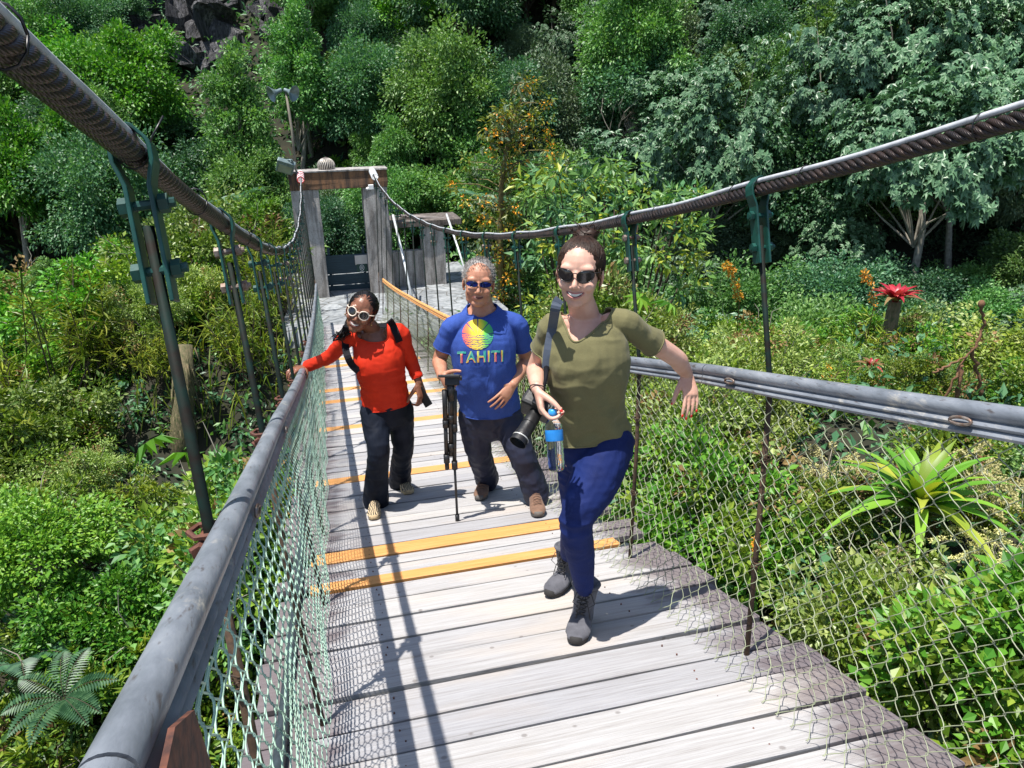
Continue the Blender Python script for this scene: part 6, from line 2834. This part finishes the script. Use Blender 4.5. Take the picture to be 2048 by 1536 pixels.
mat_clear('clear_bottle', (.93, .97, 1.0))
simple('label_blue', (0.02, 0.22, 0.62), 0.3, 0, 0.35, 14, 0)
simple('cap_blue', (0.03, 0.30, 0.72), 0.35, 0, 0.1, 30, 0)
bt_ = WO['grip'] + CU * .012
bb = bt_ - CU * .196 + CR * .014 + Vector((0, 0, -.01))
ax = (bt_ - bb)
H_ = ax.length
ax.normalize()
bo = empty('water_bottle', bb)
tag(bo, 'clear water bottle with blue cap held by the woman in olive', 'bottle')
k = MB()
pr = [(0, 0), (.022, .0), (.029, .006)]
for i in range(1, 13):
    h = .006 + (H_ * .70) * i / 12
    pr.append((.0305 - (.0022 if i % 2 else 0), h))
pr += [(.031, H_ * .74), (.030, H_ * .78), (.024, H_ * .86), (.014, H_ * .91), (.013, H_ * .97), (0, H_ * .97)]
k.lathe(bb, pr, 28, ax)
k.build('bottle_body', M['clear_bottle'], bo)
k = MB()
k.lathe(bb, [(.0312, H_ * .52), (.0318, H_ * .53), (.0318, H_ * .70), (.0312, H_ * .71)], 28, ax)
k.build('label', M['label_blue'], bo)
k = MB()
k.lathe(bb, [(.0, H_ * .935), (.0155, H_ * .935), (.0155, H_ * 1.03), (.012, H_ * 1.06), (0, H_ * 1.065)], 24, ax)
k.build('cap', M['cap_blue'], bo)

simple('camera_black', (0.012, 0.012, 0.013), 0.45, 0, 0.3, 90, 0.3)
simple('camera_ring', (0.55, 0.55, 0.52), 0.4, 0.2, 0.1, 90, 0)
simple('camera_glass', (0.01, 0.02, 0.03), 0.05, 0, 0.1, 3, 0, spec=1)
cb_ = at(1074, 822, 2.50)
lf = at(1039, 880, 2.42)
ax = (lf - cb_).normalized()
ca = empty('camera', cb_)
tag(ca, 'black camera with long lens hanging at the hip of the woman in olive', 'camera')
k = MB()
u = ax.cross(CR).normalized()
w = ax.cross(u).normalized()
k.box(cb_ - ax * .02, (.13, .095, .065), (w, u, ax))
k.box(cb_ - ax * .015 + u * .055, (.05, .03, .06), (w, u, ax), taper=.8)
k.build('camera_body', M['camera_black'], ca, smooth=False, bevel=.012)
k = MB()
Ll = (lf - cb_).length
k.lathe(cb_, [(.0, .01), (0.0248, .01), (0.0248, .03), (0.0272, .035), (0.0272, Ll * .45), (0.0248, Ll * .46), (0.0248, Ll * .50), (0.0272, Ll * .51), (0.0272, Ll * .72), (0.0296, Ll * .78), (0.0296, Ll * .92)], 26, ax)
k.build('lens_barrel', M['camera_black'], ca, auto=30)
k = MB()
k.lathe(cb_, [(0.0296, Ll * .92), (0.0316, Ll * .92), (0.0316, Ll * .945), (0.0296, Ll * .945)], 26, ax)
k.build('lens_ring', M['camera_ring'], ca, auto=30)
k = MB()
k.lathe(cb_, [(0.0304, Ll * .945), (0.0328, Ll * 1.10), (0.0312, Ll * 1.10), (0.0288, Ll * .95)], 26, ax)
k.build('lens_hood', M['camera_black'], ca, auto=30)
k = MB()
k.lathe(cb_, [(0.0288, Ll * .95), (0.0160, Ll * .965), (0, Ll * .97)], 26, ax)
k.build('lens_glass', M['camera_glass'], ca)
bv = bvh_of(WO['S'])
k = MB()
q = cr([list(onto(bv, a, c, 2.45, .005)) for a, c in ((1120, 598), (1114, 606), (1110, 622), (1105, 655), (1099, 700), (1095, 735))], 4)
ribbon(k, [Vector(v) for v in q], .034, .0035, -ray(1105, 670).normalized())
k.build('strap', M['slate_webbing'], ca, smooth=False)
k = MB()
q = [Vector(q[-1]), at(1091, 760, 2.46), at(1087, 780, 2.46), at(1084, 800, 2.48), cb_]
k.tube(q, [.012, .007, .006, .006, .006], 6)
k.build('strap_end', M['black_webbing'], ca)
k = MB()
wl = WO['wrL']
e = (WO['tips'][0][0] - wl).normalized()
s_ = e.cross(CR).normalized()
ring = [wl + (CR * math.cos(a) + s_ * math.sin(a)) * .028 + e * .004 * math.sin(2 * a) for a in np.linspace(0, 2 * PI, 20)]
k.tube(ring, .0022, 5, cap=False)
wb = k.build('hair_tie', M['lace_black'], WO['P'])

# tripod
tp = empty('tripod', gnd(915, 1044))
tag(tp, 'folded black tripod standing on one extended leg in the hand of the man', 'tripod')
Yt = 4.30
hd = at(899, 756, Yt)
k = MB()
k.box(hd + Vector((0, 0, .012)), (.13, .075, .018), (CR, -CF, CU))
k.box(hd + Vector((.015, 0, -.022)), (.085, .05, .05), (CR, -CF, CU))
k.cyl(hd + CR * .03, hd + CR * .075, .016, 10)
k.build('pan_head', M['camera_black'], tp, smooth=False, bevel=.004)
k = MB()
k.cyl(at(901, 768, Yt), at(903, 800, Yt), .024, 12)
k.cyl(at(899, 782, Yt), at(902, 905, Yt), .013, 10)
k.build('centre_column', M['camera_black'], tp, smooth=True)
for (xa, ya, xb, yb, yc, xc, Yb) in ((889, 780, 893, 912, 938, 894.5, 4.33), (902, 782, 902, 890, 912, 902, 4.37), (909, 782, 909, 925, 1042, 915, None)):
    k = MB()
    a, m1, m2 = at(xa, ya, Yt), at((xa + xb) / 2, (ya * .5 + yb * .5), Yt), at(xb, yb, Yt)
    k.cyl(a, m1, .016, 10)
    k.cyl(m1, m2, .013, 10)
    k.cyl(m1 + Vector((0, 0, .02)), m1 - Vector((0, 0, .03)), .0185, 10)
    k.cyl(m2 + Vector((0, 0, .01)), m2 - Vector((0, 0, .045)), .019, 10)
    e = gnd(xc, yc) if Yb is None else at(xc, yc, Yt)
    k.cyl(m2, e + Vector((0, 0, .02)), .008, 8)
    k.cyl(e + Vector((0, 0, .045)), e, .014, 10)
    k.build('leg', M['camera_black'], tp)
